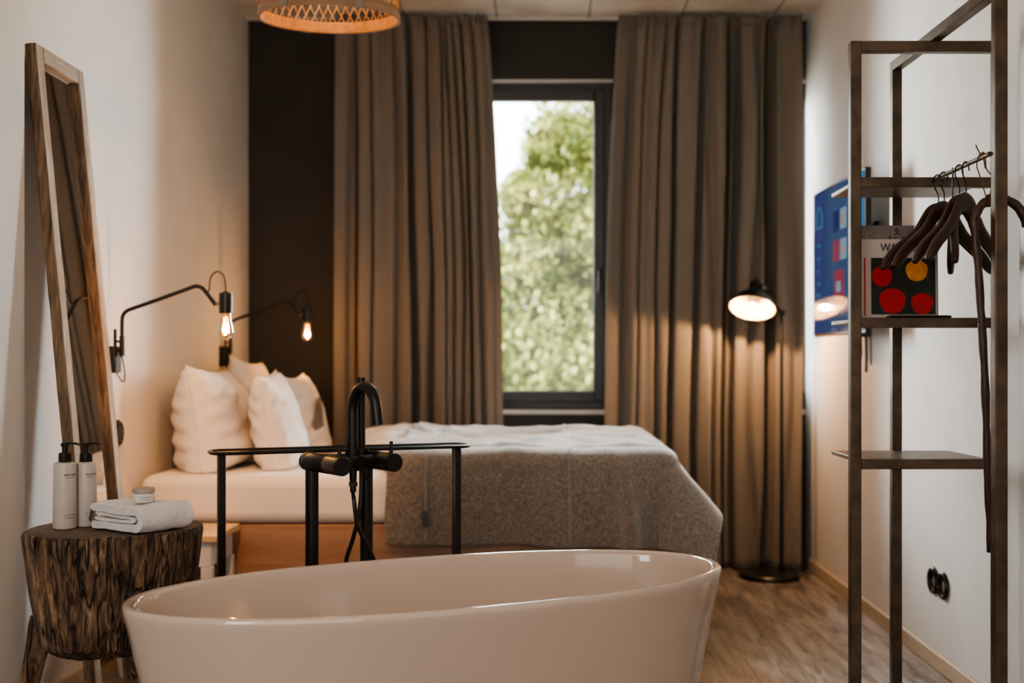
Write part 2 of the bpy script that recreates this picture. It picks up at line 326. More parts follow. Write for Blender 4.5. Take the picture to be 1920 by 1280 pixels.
bm = BM(); span(bm, (XL + .0005, 3.451, 0), (XL + .016, YB - .001, .06)); struct('baseboard_left', bm, 'oak_trim', bevel=.004)
bm = BM(); span(bm, (XL, YB - .055, ZC - .014), (XR, YB - .03, ZC - .0005)); struct('trim_1', bm, 'white_paint', bevel=.003)
# door at the near right edge
d = bpy.data.objects.new('door_1', None); col.objects.link(d); d.location = (XR, 2.9, 0); d['kind'] = 'structure'
bm = BM(); span(bm, (XR - .03, 3.30, 0), (XR - .0005, 3.40, 2.15)); span(bm, (XR - .03, 2.3, 0), (XR - .0005, 2.4, 2.15)); span(bm, (XR - .03, 2.4, 2.07), (XR - .0005, 3.30, 2.15)); link_mesh('door_frame', bm, 'white_paint', d, d.location, bevel=.004)
bm = BM(); span(bm, (XR - .018, 2.405, .01), (XR - .0008, 3.295, 2.065)); link_mesh('door_leaf', bm, 'white_paint', d, d.location, bevel=.003)
for z in (.3, 1.62):
    bm = BM(); cyl(bm, (XR - .026, 3.292, z - .05), (XR - .026, 3.292, z + .05), .010); link_mesh('hinge', bm, 'clasp', d, d.location)

# ------------------------------------------------------------------ outdoors
bm = BM(); span(bm, (-30, YB + 1.0, -3.2), (30, 60, -3.0)); o = struct('ground', bm, 'grass', smooth=0)
def tree(loc, label, mats, trunk_r, blobs, n, leaf, seed, group='trees outside the window'):
    rnd = random.Random(seed); root = thing('deciduous_tree', label, 'tree', loc, 0, group)
    bm = BM(); H = blobs[0][2]
    tube(bm, [(0, 0, 0), (.08, 0, H * .35), (-.05, .05, H * .7), (0, 0, H)], lambda f: trunk_r * (1 - .6 * f), 12, smooth=4)
    for bx_, by_, bz_, br_ in blobs[1:]:
        tube(bm, [(0, 0, H * .45), (bx_ * .5, by_ * .5, (H * .45 + bz_) / 2 + .2), (bx_, by_, bz_)], lambda f: trunk_r * .35 * (1 - .7 * f), 8, smooth=3)
    link_mesh('trunk', bm, 'bark', root)
    bm = BM()
    for i in range(n):
        B = rnd.choice(blobs); th = rnd.uniform(0, 2 * PI); cz = rnd.uniform(-1, 1); rr = B[3] * (rnd.random() ** .38)
        cc = Vector((B[0] + rr * math.sqrt(1 - cz * cz) * math.cos(th), B[1] + rr * math.sqrt(1 - cz * cz) * math.sin(th), B[2] + rr * cz * .85))
        if nz(cc.x * 1.5 + seed, cc.y * 1.5, cc.z * 1.5) < -.30: continue
        s = leaf * rnd.uniform(.6, 1.3); q = Matrix.Rotation(rnd.uniform(0, 2 * PI), 3, 'Z') @ Matrix.Rotation(rnd.uniform(-1.3, 1.3), 3, 'X')
        f = poly(bm, [cc + q @ Vector(p) * s for p in ((0, -.5, 0), (.28, -.1, .05), (.2, .25, .04), (0, .55, 0), (-.2, .25, .04), (-.28, -.1, .05))])
        f.material_index = rnd.randrange(len(mats))
    link_mesh('foliage', bm, mats, root, smooth=0)
    return root
tree((.45, 14, -3), 'tall light green tree filling the window, sky showing at its left', ['leaf_b', 'leaf_a', 'leaf_b'], .2,
     [(.1, 0, 5.6, 1.15), (-.75, 0, 4.6, .95), (-.35, 0, 5.5, .80), (.15, 0, 6.9, .85), (-.2, 0, 6.7, .55), (-1.15, .2, 4.1, .85), (.7, 0, 5.2, 1.2), (.9, 0, 6.5, 1.1), (-.3, -.3, 3.8, 1.1), (.8, 0, 3.9, 1.2), (-.55, -.1, 6.1, .45), (-.9, .1, 5.2, .45), (-.1, .5, 6.1, .9), (.4, .5, 4.6, 1.1)], 52000, .095, 3)
tree((-2.2, 19, -3), 'darker green tree standing lower behind the light green tree', ['leaf_c', 'leaf_a'], .22,
     [(0, 0, 3.4, 1.6), (1.3, 0, 4.2, 1.4), (2.2, .3, 3.4, 1.6), (2.6, 0, 4.9, 1.2), (-1.4, 0, 3.3, 1.5), (3.2, .2, 3.2, 1.5)], 16000, .17, 5)

# ------------------------------------------------------------------ curtains
def curtain(label, xl, xr, grooves, seed, zbot, topz=2.955, Yc=6.165):
    """xl, xr: edge x at (top, middle, bottom); grooves: (x, half width, depth)"""
    root = thing('curtain', label, 'curtain', ((xl[1] + xr[1]) / 2, Yc, zbot))
    bm = BM(); NU, NV = 300, 70
    def edge(e, v):
        return e[0] + (e[1] - e[0]) * min(1, v * 2.2) ** .7 if v < .45 else e[1] + (e[2] - e[1]) * (v - .45) / .55
    def fn(u, v):
        a, c = edge(xl, v), edge(xr, v); x = a + (c - a) * u
        xr0 = xl[1] + (xr[1] - xl[1]) * u; z = topz - (topz - zbot) * v
        dep = 0
        for i, (gx, gw, gd) in enumerate(grooves):
            g2 = gx + .018 * nz(gx * 9 + seed, v * 2.2); w2 = gw * (1 + .25 * nz(gx * 5, v * 2 + seed))
            rq = (xr0 - g2) / w2
            if gd > .05: x -= rq * w2 * .62 * math.exp(-((abs(rq) - 1.35) / .45) ** 2)
            dep += gd * math.exp(-abs((xr0 - g2) / w2) ** 2.4)
        dep += .007 * math.sin(xr0 * 55 + seed) + .013 * math.sin(xr0 * 31 + 2 * seed + .8 * math.sin(xr0 * 11)) + .008 * nz(xr0 * 8, v * 3 + seed) + .02 * math.sin(xr0 * 9 + seed)
        top = min(1, v / .16) ** .6
        fine = .010 * math.sin(xr0 * 210 + 2 * math.sin(xr0 * 31)) * math.exp(-v * 16)
        y = Yc - .045 + (dep * (.35 + .65 * top)) + fine
        if v > .9: y -= .02 * (v - .9) * 10 * (1 + nz(xr0 * 7, seed))
        return Vector((x, y, z))
    grid(bm, NU, NV, fn)
    p = link_mesh('fabric_panel', bm, 'curtain', root, root.location, smooth=180, solid=.004)
    bm = BM()
    grid(bm, NU, 3, lambda u, v: (lambda q: Vector((q.x, q.y - .004 + .006 * math.sin(q.x * 260), topz + .012 - v * .05)))(fn(u, 0.0)))
    link_mesh('pleat_tape', bm, 'curtain', root, root.location, smooth=180, solid=.003)
    return root
g = lambda px, w, dd: ((px - 1018) * 6.15 / FP, w * 6.15 / FP, dd)
curtain('taupe floor-length curtain left of the window, behind the bed', (-1.105, -1.112, -1.115), (-.30, -.222, -.205),
        [g(672, 9, .11), g(654, 4, .04), g(725, 14, .022), g(775, 14, .13), g(812, 5, .10), g(838, 5, .055), g(852, 4, .06), g(868, 4, .06), g(884, 7, .10), g(925, 5, .02), g(700, 4, .055), g(744, 4, .05), g(905, 4, .05)], 1.3, .012)
curtain('taupe floor-length curtain right of the window, behind the floor lamp', (.405, .34, .315), (1.385, 1.392, 1.375),
        [g(1172, 7, .05), g(1259, 12, .13), g(1306, 14, .10), g(1357, 9, .12), g(1381, 8, .11), g(1445, 24, .125), g(1428, 8, .05), g(1489, 6, .04), g(1215, 8, .015), g(1196, 4, .055), g(1232, 5, .06), g(1336, 4, .05), g(1404, 5, .06)], 4.1, .012)

# ------------------------------------------------------------------ bed
BX0, BX1, BY0, BY1 = -1.59, .52, 4.52, 5.9
bed = thing('bed', 'wide bed with a pine box frame standing against the white wall', 'bed', (-.5, 5.2, 0))
bo = bed.location.copy()
bm = BM(); span(bm, (BX0, BY0, .13), (BX1, BY0 + .03, .476)); link_mesh('side_board', bm, 'pine', bed, bo, bevel=.004)
bm = BM(); span(bm, (BX0, BY1 - .03, .13), (BX1, BY1, .476)); link_mesh('side_board', bm, 'pine', bed, bo, bevel=.004)
bm = BM(); span(bm, (BX1 - .03, BY0 + .031, .13), (BX1, BY1 - .031, .476)); link_mesh('end_board', bm, 'pine', bed, bo, bevel=.004)
bm = BM(); span(bm, (BX0 + .031, BY0 + .031, .36), (BX1 - .031, BY1 - .031, .474)); link_mesh('bed_base', bm, 'pine', bed, bo)
for x in (BX0 + .12, BX1 - .14):
    for y in (BY0 + .1, BY1 - .1):
        bm = BM(); span(bm, (x - .04, y - .04, 0), (x + .04, y + .04, .36)); link_mesh('leg', bm, 'pine', bed, bo, bevel=.004)
MZ = .668
bm = BM(); span(bm, (BX0, BY0 - .01, .478), (BX1 - .02, BY1 - .01, MZ)); bmesh.ops.subdivide_edges(bm, edges=bm.edges, cuts=1)
mt = link_mesh('mattress', bm, 'sheet', None, (-.5, 5.2, .478), bevel=.045, seg=5); mt.location = (-.5, 5.2, .478)
tag(mt, 'thick mattress in a white fitted sheet on the pine bed', 'mattress')
# duvet (puffy, below the throw)
def duvet_h(x, y):
    xl = -.62 - .34 * max(0, min(1, (y - 4.62) / 1.0))
    e = min((x - xl) / .10, (BX1 - .0 - x) / .09, (y - 4.535) / .11, (5.895 - y) / .10, 1)
    e = max(0, e); e = math.sqrt(max(0, 1 - (1 - e) ** 2))
    h = .095 + .016 * nz(x * 5, y * 5) + .010 * nz(x * 13, y * 11, 3) + .010 * math.sin(y * 21 + 3 * nz(x * 2, y * 2))
    bulge = .035 * math.exp(-((x + .68) / .12) ** 2 - ((y - 5.5) / .35) ** 2)
    return e * (h + bulge)
bm = BM(); NU, NV = 130, 80
vt = grid(bm, NU, NV, lambda u, v: (lambda x, y: Vector((x, y, MZ + .003 + duvet_h(x, y))))(*(lambda v_: (-.62 - .34 * max(0, min(1, (4.535 + v_ * 1.36 - 4.62))) + u * (BX1 - (-.62 - .34 * max(0, min(1, (4.535 + v_ * 1.36 - 4.62))))), 4.535 + v_ * 1.36))(v)))
dv = link_mesh('duvet', bm, 'duvet', None, (-.2, 5.2, MZ), smooth=180, solid=.004); dv.location = (-.2, 5.2, MZ + .001)
tag(dv, 'puffy white duvet folded back on the bed, under the woollen throw', 'duvet')
# throw
def throw_pos(s, t):
    """s: 0 left edge .. right end, t: 0 far edge .. near hem (metres along the cloth)"""
    x0, xe = -.615, .455; yn = 4.575; yf = 5.86
    Ls, Lt = xe - x0, yf - yn
    a = max(0, s - Ls); b_ = max(0, t - Lt)
    x = x0 + min(s, Ls); y = yf - min(t, Lt)
    z = MZ + .012 + max(duvet_h(x, y), .085) + .006 + .005 * nz(x * 9, y * 9, 7)
    if t < .10: z -= (.10 - t) * .35
    if a == 0 and b_ == 0: return Vector((x, y, z))
    th = math.atan2(b_, a) if (a or b_) else 0; L = (a ** 3 + b_ ** 3) ** (1 / 3)
    rr = .075; ang = min(L / rr, PI / 2) ; out = rr * math.sin(ang); drop = rr * (1 - math.cos(ang)) + max(0, L - rr * PI / 2)
    corner = math.sin(2 * th) if (a > 0 and b_ > 0) else 0
    fx = math.cos(th); fy = math.sin(th)
    # the foot end slopes outwards, the near side hangs straight
    out += max(0, L - rr * PI / 2) * (.52 * fx ** 2 + .02 * fy ** 2 + .42 * corner)
    dz = drop * (.80 + .12 * fy)
    rip = .045 * math.exp(-((x - .30 - .10 * min(b_, .4)) / .035) ** 2) * min(1, b_ * 3) + .03 * math.exp(-((x + .1) / .05) ** 2) * min(1, b_ * 2) * .4 + .012 * math.sin(x * 17 + 1) * min(1, b_ * 4) + (.016 * nz(x * 6, z * 3)) * min(1, b_ * 4)
    return Vector((x + out * fx + (.02 * math.sin(y * 14) * min(1, a * 4)), y - out * fy - max(0, rip) - .01 * min(1, b_ * 5) * (1 + math.sin(s * 9)), z - dz))
bm = BM(); LS, LT = 1.07 + .33, 1.285 + .44
grid(bm, 170, 190, lambda u, v: throw_pos(u * LS + .012 * nz(v * 9, 2), v * LT + .010 * nz(u * 9, 5) + .02 * u))
th = link_mesh('woven_cloth', bm, 'throw', None, (-.1, 5.0, MZ), smooth=180, solid=.009); th.location = (-.1, 5.0, MZ)
throw = thing('throw_blanket', 'mottled brown and grey woollen throw draped over the foot of the bed', 'blanket', (-.1, 5.0, MZ))
th.location = (0, 0, 0); th.parent = throw
for sx in (.16, .72):
    bm = BM(); tube(bm, [throw_pos(sx, t / 40 * LT) + Vector((0, -.006, .007)) for t in range(41)], .005, 6)
    link_mesh('seam', bm, 'throw', throw, throw.location)
p = throw_pos(.155, LT - .10)
bm = BM(); box(bm, (p.x, p.y - .016, p.z + .01), (.022, .003, .06)); link_mesh('woven_label', bm, 'ink', throw, throw.location)

# pillows
def pillow(label, c, w, h, t, rz, lean, group, roll=0, seed=0, printed=False, mat='pillow'):
    """w along the mattress width, h up, t thickness; local x is thickness direction"""
    root = thing('pillow', label, 'pillow', c, rz, group)
    bm = BM(); N = 40
    def side(sg):
        def fn(u, v):
            a = 2 * u - 1; b_ = 2 * v - 1
            k = (max(0, (1 - abs(a) ** 2.6)) * max(0, (1 - abs(b_) ** (2.6 if b_ > 0 else 12)))) ** .52 * (1 - .14 * b_)
            ya = a * w / 2 * (1 - .07 * (1 - b_ * b_)); zb = b_ * h / 2 * (1 - .09 * (1 - a * a)) 
            wr = (.014 * nz(a * 3 + seed, b_ * 3, sg) + .007 * math.sin(9 * a + 4 * b_ + seed + 3 * nz(a * 2, b_ * 2, seed))) * (abs(a * b_) * .8 + .25)
            ed = max(abs(a), abs(b_)); wr += .0022 * math.exp(-((1 - ed) / .16) ** 2) * math.sin(23 * a + 19 * b_ * (1 + .3 * nz(a, b_, seed)) + seed) + .006 * math.sin(14 * a * b_ + 7 * (a - b_) + seed * 2 + sg)
            q = Vector((sg * (t / 2 * k + wr * (1 if k > .05 else 0)), ya, zb + (-.02 * (1 - k) if b_ < 0 else 0)))
            q.z -= .04 * abs(a) ** 2 * (1 if b_ > .6 else 0) * 0
            return q
        return fn
    grid(bm, N, N, side(1)); V = grid(bm, N, N, side(-1)); bmesh.ops.remove_doubles(bm, verts=bm.verts, dist=.0012); bmesh.ops.recalc_face_normals(bm, faces=bm.faces)
    mt = Matrix.Rotation(lean, 4, 'Y') @ Matrix.Rotation(roll, 4, 'X')
    bmesh.ops.transform(bm, matrix=mt, verts=bm.verts); mz = min(v.co.z for v in bm.verts) + .055; bmesh.ops.translate(bm, verts=bm.verts, vec=(0, 0, -mz))
    for v in bm.verts: v.co.z = .001 + .02 * max(0, v.co.z + .055) if v.co.z < 0 else v.co.z + .001
    sh = -mz
    link_mesh('pillowcase', bm, mat, root, smooth=180)
    bm = BM(); pts = []
    for k in range(48):
        q = k / 48 * 4; i = int(q); f = (q - i) * 2 - 1; a, b_ = ((f, -1), (1, f), (-f, 1), (-1, -f))[i]
        pts.append(mt @ Vector((0, a * w / 2 * (1 - .07 * (1 - b_ * b_)), b_ * h / 2 * (1 - .09 * (1 - a * a)) + (-.02 if b_ < 0 else 0))) + Vector((0, 0, sh)))
        pts[-1].z = max(pts[-1].z, .006)
    tube(bm, pts, .0035, 6, closed=True); link_mesh('piping', bm, mat, root, smooth=180)
    if printed:
        bm = BM()
        def pf(u, v):
            a = (u - .5) * .5 - .42; b_ = (v - .5) * .9 - .05
            a += .08 * math.sin(b_ * 5); k = (max(0, (1 - abs(a) ** 2.6)) * max(0, (1 - abs(b_) ** 2.6))) ** .52
            wq = (1 - (2 * v - 1) ** 2) ** .5; a = a * wq
            return mt @ Vector((t / 2 * k + .012, a * w / 2, b_ * h / 2)) + Vector((0, 0, sh))
        grid(bm, 10, 20, pf); link_mesh('printed_motif', bm, 'grey_cover', root, smooth=180, solid=.001)
    return root
GP = 'white pillows at the head of the bed'
MT = MZ + .002
pillow('large white pillow leaning on the wall, nearest the camera, lit warm', (-1.425, 4.97, MT), .74, .445, .29, R(4), R(-8), GP, R(-2), 1)
pillow('white pillow standing in front of the warm lit large pillow, seam facing the camera', (-1.150, 4.94, MT), .46, .43, .19, R(3), R(-10), GP, R(3), 5)
pillow('pillow at the far back against the wall, its corner peaking above the others', (-1.43, 5.62, MT), .48, .48, .18, R(-3), R(-6), GP, R(-4), 9)
pillow('white pillow with a grey print, farthest right in front of the dark wall', (-1.165, 5.53, MT), .54, .42, .20, R(2), R(-10), GP, R(1), 12, True)

# nightstand
ns = thing('nightstand', 'small white side table with a pale wooden top beside the bed', 'side table', (-1.36, 4.32, 0))
bm = BM(); span(bm, (-1.58, 4.16, .462), (-1.185, 4.485, .487)); link_mesh('table_top', bm, 'light_wood', ns, ns.location, bevel=.003)
bm = BM(); span(bm, (-1.56, 4.18, .37), (-1.21, 4.20, .461)); span(bm, (-1.56, 4.45, .37), (-1.21, 4.47, .461)); span(bm, (-1.23, 4.20, .37), (-1.21, 4.45, .461)); span(bm, (-1.56, 4.20, .37), (-1.54, 4.45, .461)); link_mesh('apron', bm, 'white_paint', ns, ns.location, bevel=.002)
for x in (-1.555, -1.225):
    for y in (4.19, 4.46):
        bm = BM(); span(bm, (x - .02, y - .02, 0), (x + .02, y + .02, .369)); link_mesh('leg', bm, 'white_paint', ns, ns.location, bevel=.002)

# ------------------------------------------------------------------ wall lamps
def wall_lamp(Y, z0, label, power):
    L = thing('wall_lamp', label, 'wall lamp', (XL, Y, z0), 0, 'swing-arm bulb lamps on the white wall')
    bm = BM(); span(bm, (.0008, -.035, -.088), (.034, .035, .012)); link_mesh('wall_box', bm, 'black', L, bevel=.005)
    bm = BM(); cyl(bm, (.022, 0, -.02), (.022, 0, .076), .006); box(bm, (.035, 0, .03), (.03, .012, .008)); box(bm, (.035, 0, -.004), (.03, .012, .008)); link_mesh('hinge_bracket', bm, 'black', L, bevel=.001)
    bm = BM(); cyl(bm, (.048, 0, -.025), (.048, 0, .05), .010)
    tube(bm, [(.048, 0, -.022), (.048, 0, .05), (.048, 0, .105), (.052, 0, .128), (.066, 0, .144), (.10, 0, .157), (.20, 0, .192), (.305, 0, .230), (.325, 0, .235), (.345, 0, .229), (.362, 0, .210), (.396, 0, .165)], .0075, 10, smooth=4)
    link_mesh('swing_arm', bm, 'black', L)
    bm = BM(); cyl(bm, (.396, 0, .168), (.413, 0, .173), .006, seg=10); link_mesh('joint_screw', bm, 'clasp', L)
    bm = BM(); lathe(bm, [(0, .216), (.010, .216), (.011, .212), (.024, .210), (.025, .205), (.025, .135), (.022, .133), (0, .133)], (.434, 0, 0), 28); s = link_mesh('socket', bm, 'black', L)
    bm = BM(); tube(bm, [(.364, 0, .210), (.372, 0, .222), (.374, 0, .245), (.378, 0, .268), (.390, 0, .284), (.406, 0, .290), (.422, 0, .281), (.431, 0, .260), (.434, 0, .214)], .0028, 8, smooth=5)
    link_mesh('cable', bm, 'black', L)
    bm = BM(); tube(bm, [(.046, 0, -.018), (.052, 0, -.05), (.058, 0, -.09), (.056, 0, -.116), (.046, 0, -.118), (.034, 0, -.10), (.02, 0, -.078)], .0026, 8, smooth=5)
    link_mesh('cable', bm, 'black', L)
    bm = BM(); lathe(bm, [(.018, .134), (.0185, .118), (.022, .10), (.027, .08), (.0285, .065), (.026, .052), (.019, .043), (.009, .038), (0, .037)], (.434, 0, 0), 28); bl = link_mesh('bulb', bm, 'bulb_glass', L, smooth=180)
    bm = BM()
    for k in range(6):
        a = k * PI / 3; ca, sa = math.cos(a), math.sin(a)
        tube(bm, [(.434 + .007 * ca, .007 * sa, .122), (.434 + .013 * ca, .013 * sa, .064)], .0011, 6)
    tube(bm, [(.434 + .013 * math.cos(a), .013 * math.sin(a), .066 + (.010 if i % 2 else -.006)) for i, a in enumerate([k * PI / 6 for k in range(12)])], .0013, 6, closed=True)
    link_mesh('filament', bm, 'filament', bl)
    ld = bpy.data.lights.new('bulb_light', 'POINT'); ld.energy = power; ld.color = (1, .57, .26); ld.shadow_soft_size = .006
    lo = bpy.data.objects.new('bulb_light', ld); col.objects.link(lo); lo.parent = L; lo.location = (.434, 0, .075)
wall_lamp(4.27, 1.164, 'black swing-arm wall lamp with a glowing bulb, nearest, beside the mirror', 9)
wall_lamp(5.75, 1.182, 'black swing-arm wall lamp with a glowing bulb, farther, against the dark wall', 7)

bm = BM(); lathe(bm, [(0, .0), (.052, 0), (.052, .010), (.046, .016), (.040, .010), (.036, .010), (.034, .018), (0, .018)], (XL + .0008, 4.33, .847), 32, Matrix.Rotation(PI / 2, 3, 'Y'))
o = link_mesh('light_switch', bm, 'black', None, (XL, 4.33, .847)); o.location = (XL, 4.33, .847); tag(o, 'round black light switch on the white wall behind the mirror', 'switch')

# ------------------------------------------------------------------ floor lamp
fl = thing('floor_lamp', 'black floor lamp with a round tilted shade in front of the right curtain', 'floor lamp', (1.175, 5.99, 0)); fo = fl.location.copy()
bm = BM(); lathe(bm, [(0, .0), (.155, 0), (.158, .006), (.155, .020), (.148, .026), (0, .030)], (1.175, 5.94, 0), 56); link_mesh('base', bm, 'black', fl, fo)
PX, PY = 1.240, 5.955
bm = BM(); cyl(bm, (PX, PY, .024), (PX, PY, 1.375), .0095, seg=16); cyl(bm, (PX, PY, .024), (PX, PY, .06), .016, seg=16); link_mesh('pole', bm, 'black', fl, fo)
hc = Vector((1.070, 5.86, 1.392)); nd = Vector((-.20, -.45, -.87)).normalized()
rot = nd.to_track_quat('Z', 'Y').to_matrix()      # local +z = opening direction
bm = BM(); prof = [(.012, -.155), (.030, -.153), (.034, -.146), (.034, -.098), (.046, -.088), (.075, -.070), (.100, -.042), (.114, -.015), (.118, .0), (.1155, .001)]
lathe(bm, prof, hc, 48, rot); sh = link_mesh('lamp_shade', bm, 'black', fl, fo, smooth=50)
bm = BM(); lathe(bm, [(.1155, .001), (.1115, -.014), (.097, -.040), (.073, -.067), (.040, -.085), (.030, -.094), (0, -.096)], hc, 48, rot); link_mesh('shade_lining', bm, 'shade_inner', sh, fo, smooth=180)
bm = BM(); lathe(bm, [(.0, -.088), (.013, -.086), (.016, -.070), (.024, -.05), (.026, -.036), (.020, -.02), (0, -.012)], hc, 24, rot); link_mesh('bulb', bm, 'shade_inner', fl, fo, smooth=180)
kn = hc - nd * .125
bm = BM(); tube(bm, [kn + Vector((.028, 0, 0)), kn + Vector((.065, .03, -.005)), (1.175, 5.93, 1.44), (1.215, 5.95, 1.40), (PX, PY, 1.365)], .0085, 12, smooth=5); cyl(bm, kn + Vector((.02, -.02, 0)), kn + Vector((.055, .02, 0)), .015, seg=14); cyl(bm, (PX, PY - .02, 1.37), (PX, PY + .02, 1.37), .016, seg=14); link_mesh('arm', bm, 'black', fl, fo)
bm = BM(); lathe(bm, [(.004, -.185), (.006, -.184), (.007, -.158), (.012, -.155)], hc, 12, rot); link_mesh('switch', bm, 'black', fl, fo)
ld = bpy.data.lights.new('lamp_light', 'POINT'); ld.energy = 34; ld.color = (1, .56, .26); ld.shadow_soft_size = .012
lo = bpy.data.objects.new('lamp_light', ld); col.objects.link(lo); lo.parent = fl; lo.location = hc - fo + nd * -.005

# ------------------------------------------------------------------ pendant lamp
pc = Vector((-.757, 4.07, 2.330)); pl = thing('pendant_lamp', 'round woven rattan pendant lamp glowing warm under the concrete ceiling', 'pendant lamp', pc); pl.rotation_euler = (R(5), 0, 0)
def hoop(r0, r1, z0, z1, th=.007):
    bm = BM(); lathe(bm, [(r0, z0), (r1, z1), (r1 - th, z1), (r0 - th, z0)], (0, 0, 0), 96, closed=True); return bm
link_mesh('bottom_hoop', hoop(.250, .246, 0, .040), 'bamboo', pl)
link_mesh('bottom_hoop_lining', hoop(.2425, .2385, .002, .040, .003), 'rattan', pl)
link_mesh('top_hoop', hoop(.200, .196, .30, .33), 'bamboo', pl)
bm = BM(); NS = 46
for k in range(NS):
    for sg in (1, -1):
        pts = []
        for j in range(9):
            f = j / 8; a = 2 * PI * k / NS + sg * f * .60; rr = .2455 - .047 * f + sg * .0018 + .006 * math.sin(PI * f)
            pts.append((rr * math.cos(a), rr * math.sin(a), .030 + f * .285))
        tube(bm, pts, .0022, 5)
link_mesh('rattan_lattice', bm, 'rattan', pl)
for a in (-116, -57, 60, 120):
    bm = BM(); q = Matrix.Rotation(R(a), 3, 'Z'); box(bm, q @ Vector((.251, 0, .021)), (.006, .026, .046), q); link_mesh('clasp', bm, 'clasp', pl, bevel=.001)
bm = BM(); tube(bm, [(0, 0, .25), (0, 0, ZC - pc.z - .02)], .0035, 8); link_mesh('cord', bm, 'black', pl)
bm = BM(); lathe(bm, [(0, ZC - pc.z - .03), (.05, ZC - pc.z - .03), (.055, ZC - pc.z - .001), (0, ZC - pc.z - .001)], (0, 0, 0), 32); link_mesh('ceiling_rose', bm, 'black', pl)
bm = BM(); lathe(bm, [(0, .265), (.022, .26), (.024, .20), (0, .198)], (0, 0, 0), 20); link_mesh('socket', bm, 'black', pl)
bm = BM()
for k in range(3):
    a = k * 2 * PI / 3; tube(bm, [(.02 * math.cos(a), .02 * math.sin(a), .25), (.197 * math.cos(a), .197 * math.sin(a), .315)], .002, 6)
link_mesh('spider_bracket', bm, 'black', pl)
bm = BM(); lathe(bm, [(.018, .20), (.03, .17), (.04, .14), (.036, .115), (.02, .10), (0, .096)], (0, 0, 0), 24); link_mesh('bulb', bm, 'bulb_glass', pl, smooth=180)
ld = bpy.data.lights.new('pendant_light', 'POINT'); ld.energy = 10; ld.color = (1, .68, .40); ld.shadow_soft_size = .035
lo = bpy.data.objects.new('pendant_light', ld); col.objects.link(lo); lo.parent = pl; lo.location = (0, 0, .145)

# ------------------------------------------------------------------ leaning mirror
# local frame: origin at the foot, x' = normal of the face, y along the wall, z' up the leaning face
tilt = math.atan(.0945); ML = 2.105; MW = .368
mr = thing('floor_mirror', 'tall mirror in a weathered wooden frame leaning on the left wall', 'mirror', (-1.353, 3.505, 0))
mm_ = Matrix.Rotation(-tilt, 4, 'Y')
def mpart(name, bm, mat, **kw):
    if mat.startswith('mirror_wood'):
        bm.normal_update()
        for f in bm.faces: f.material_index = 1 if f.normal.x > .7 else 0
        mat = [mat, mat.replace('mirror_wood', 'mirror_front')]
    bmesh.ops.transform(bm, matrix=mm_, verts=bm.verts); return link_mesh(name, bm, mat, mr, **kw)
fw, fd = .051, .036
def rough(bm, amp=.0018):
    bmesh.ops.subdivide_edges(bm, edges=[e for e in bm.edges if e.calc_length() > .3], cuts=40)
    for v in bm.verts: v.co += Vector((nz(v.co.z * 9, v.co.y * 20, 1), nz(v.co.z * 7, v.co.x * 20, 5), 0)) * amp
bm = BM(); span(bm, (-fd, 0, .0), (0, fw, ML)); rough(bm); mpart('stile', bm, 'mirror_wood', bevel=.005)
bm = BM(); span(bm, (-fd, MW - fw, .0), (0, MW, ML)); rough(bm); mpart('stile', bm, 'mirror_wood', bevel=.005)
bm = BM(); span(bm, (-fd, fw + .0005, ML - fw), (.0008, MW - fw - .0005, ML)); mpart('top_rail', bm, 'mirror_wood_h', bevel=.005)
bm = BM(); span(bm, (-fd, fw + .0005, .0), (.0008, MW - fw - .0005, fw)); mpart('bottom_rail', bm, 'mirror_wood_h', bevel=.005)
bm = BM(); poly(bm, [(-.020, fw - .01, fw - .01), (-.020, MW - fw + .01, fw - .01), (-.020, MW - fw + .01, ML - fw + .01), (-.020, fw - .01, ML - fw + .01)]); mpart('mirror_glass', bm, 'mirror', smooth=0)

# ------------------------------------------------------------------ tree-trunk stool
st = thing('log_stool', 'chunky tree-trunk stool on splayed branch legs beside the bathtub', 'stool', (-1.12, 3.0, 0))
TZ = .6875; bm = BM(); SG, NR = 180, 44
def stump_r(a, f):
    rr = .172 + (.214 - .172) * f ** .8
    rr *= 1 + .035 * math.sin(2 * a + .6) + .02 * math.sin(3 * a + 2) + .018 * nz(math.cos(a) * 3, math.sin(a) * 3, f * 2)
    cr = 0
    for ca, w, dp in ((-1.25, .018, .018), (-2.2, .014, .014), (-1.75, .010, .014), (-.75, .012, .010), (-2.7, .014, .012), (.9, .02, .02), (2.2, .02, .02), (-1.02, .008, .010), (-2.0, .007, .010)):
        da = (a - ca - .05 * nz(f * 3, ca) + PI) % (2 * PI) - PI; cr += dp * math.exp(-(da / w) ** 2) * (.5 + .5 * f)
    rr -= cr; rr += .0035 * nz(math.cos(a) * 22, math.sin(a) * 22, f * 2.5)
    if f < .08: rr -= (.08 - f) * .35
    if f > .97: rr -= (f - .97) * .2
    return rr
rings = []
for j in range(NR + 1):
    f = j / NR; rings.append([bm.verts.new((stump_r(2 * PI * k / SG, f) * math.cos(2 * PI * k / SG), stump_r(2 * PI * k / SG, f) * math.sin(2 * PI * k / SG), .375 + (TZ - .375) * f + (.006 * nz(k * .2, 3) if j == 0 else 0))) for k in range(SG)])
for A, B in zip(rings[:-1], rings[1:]):
    for k in range(SG): bm.faces.new((A[k], A[(k + 1) % SG], B[(k + 1) % SG], B[k]))
bm.faces.new(list(reversed(rings[0]))); tf = bm.faces.new(rings[-1]); tf.material_index = 1
link_mesh('trunk_seat', bm, ['stump', 'stump_top'], st, smooth=50)
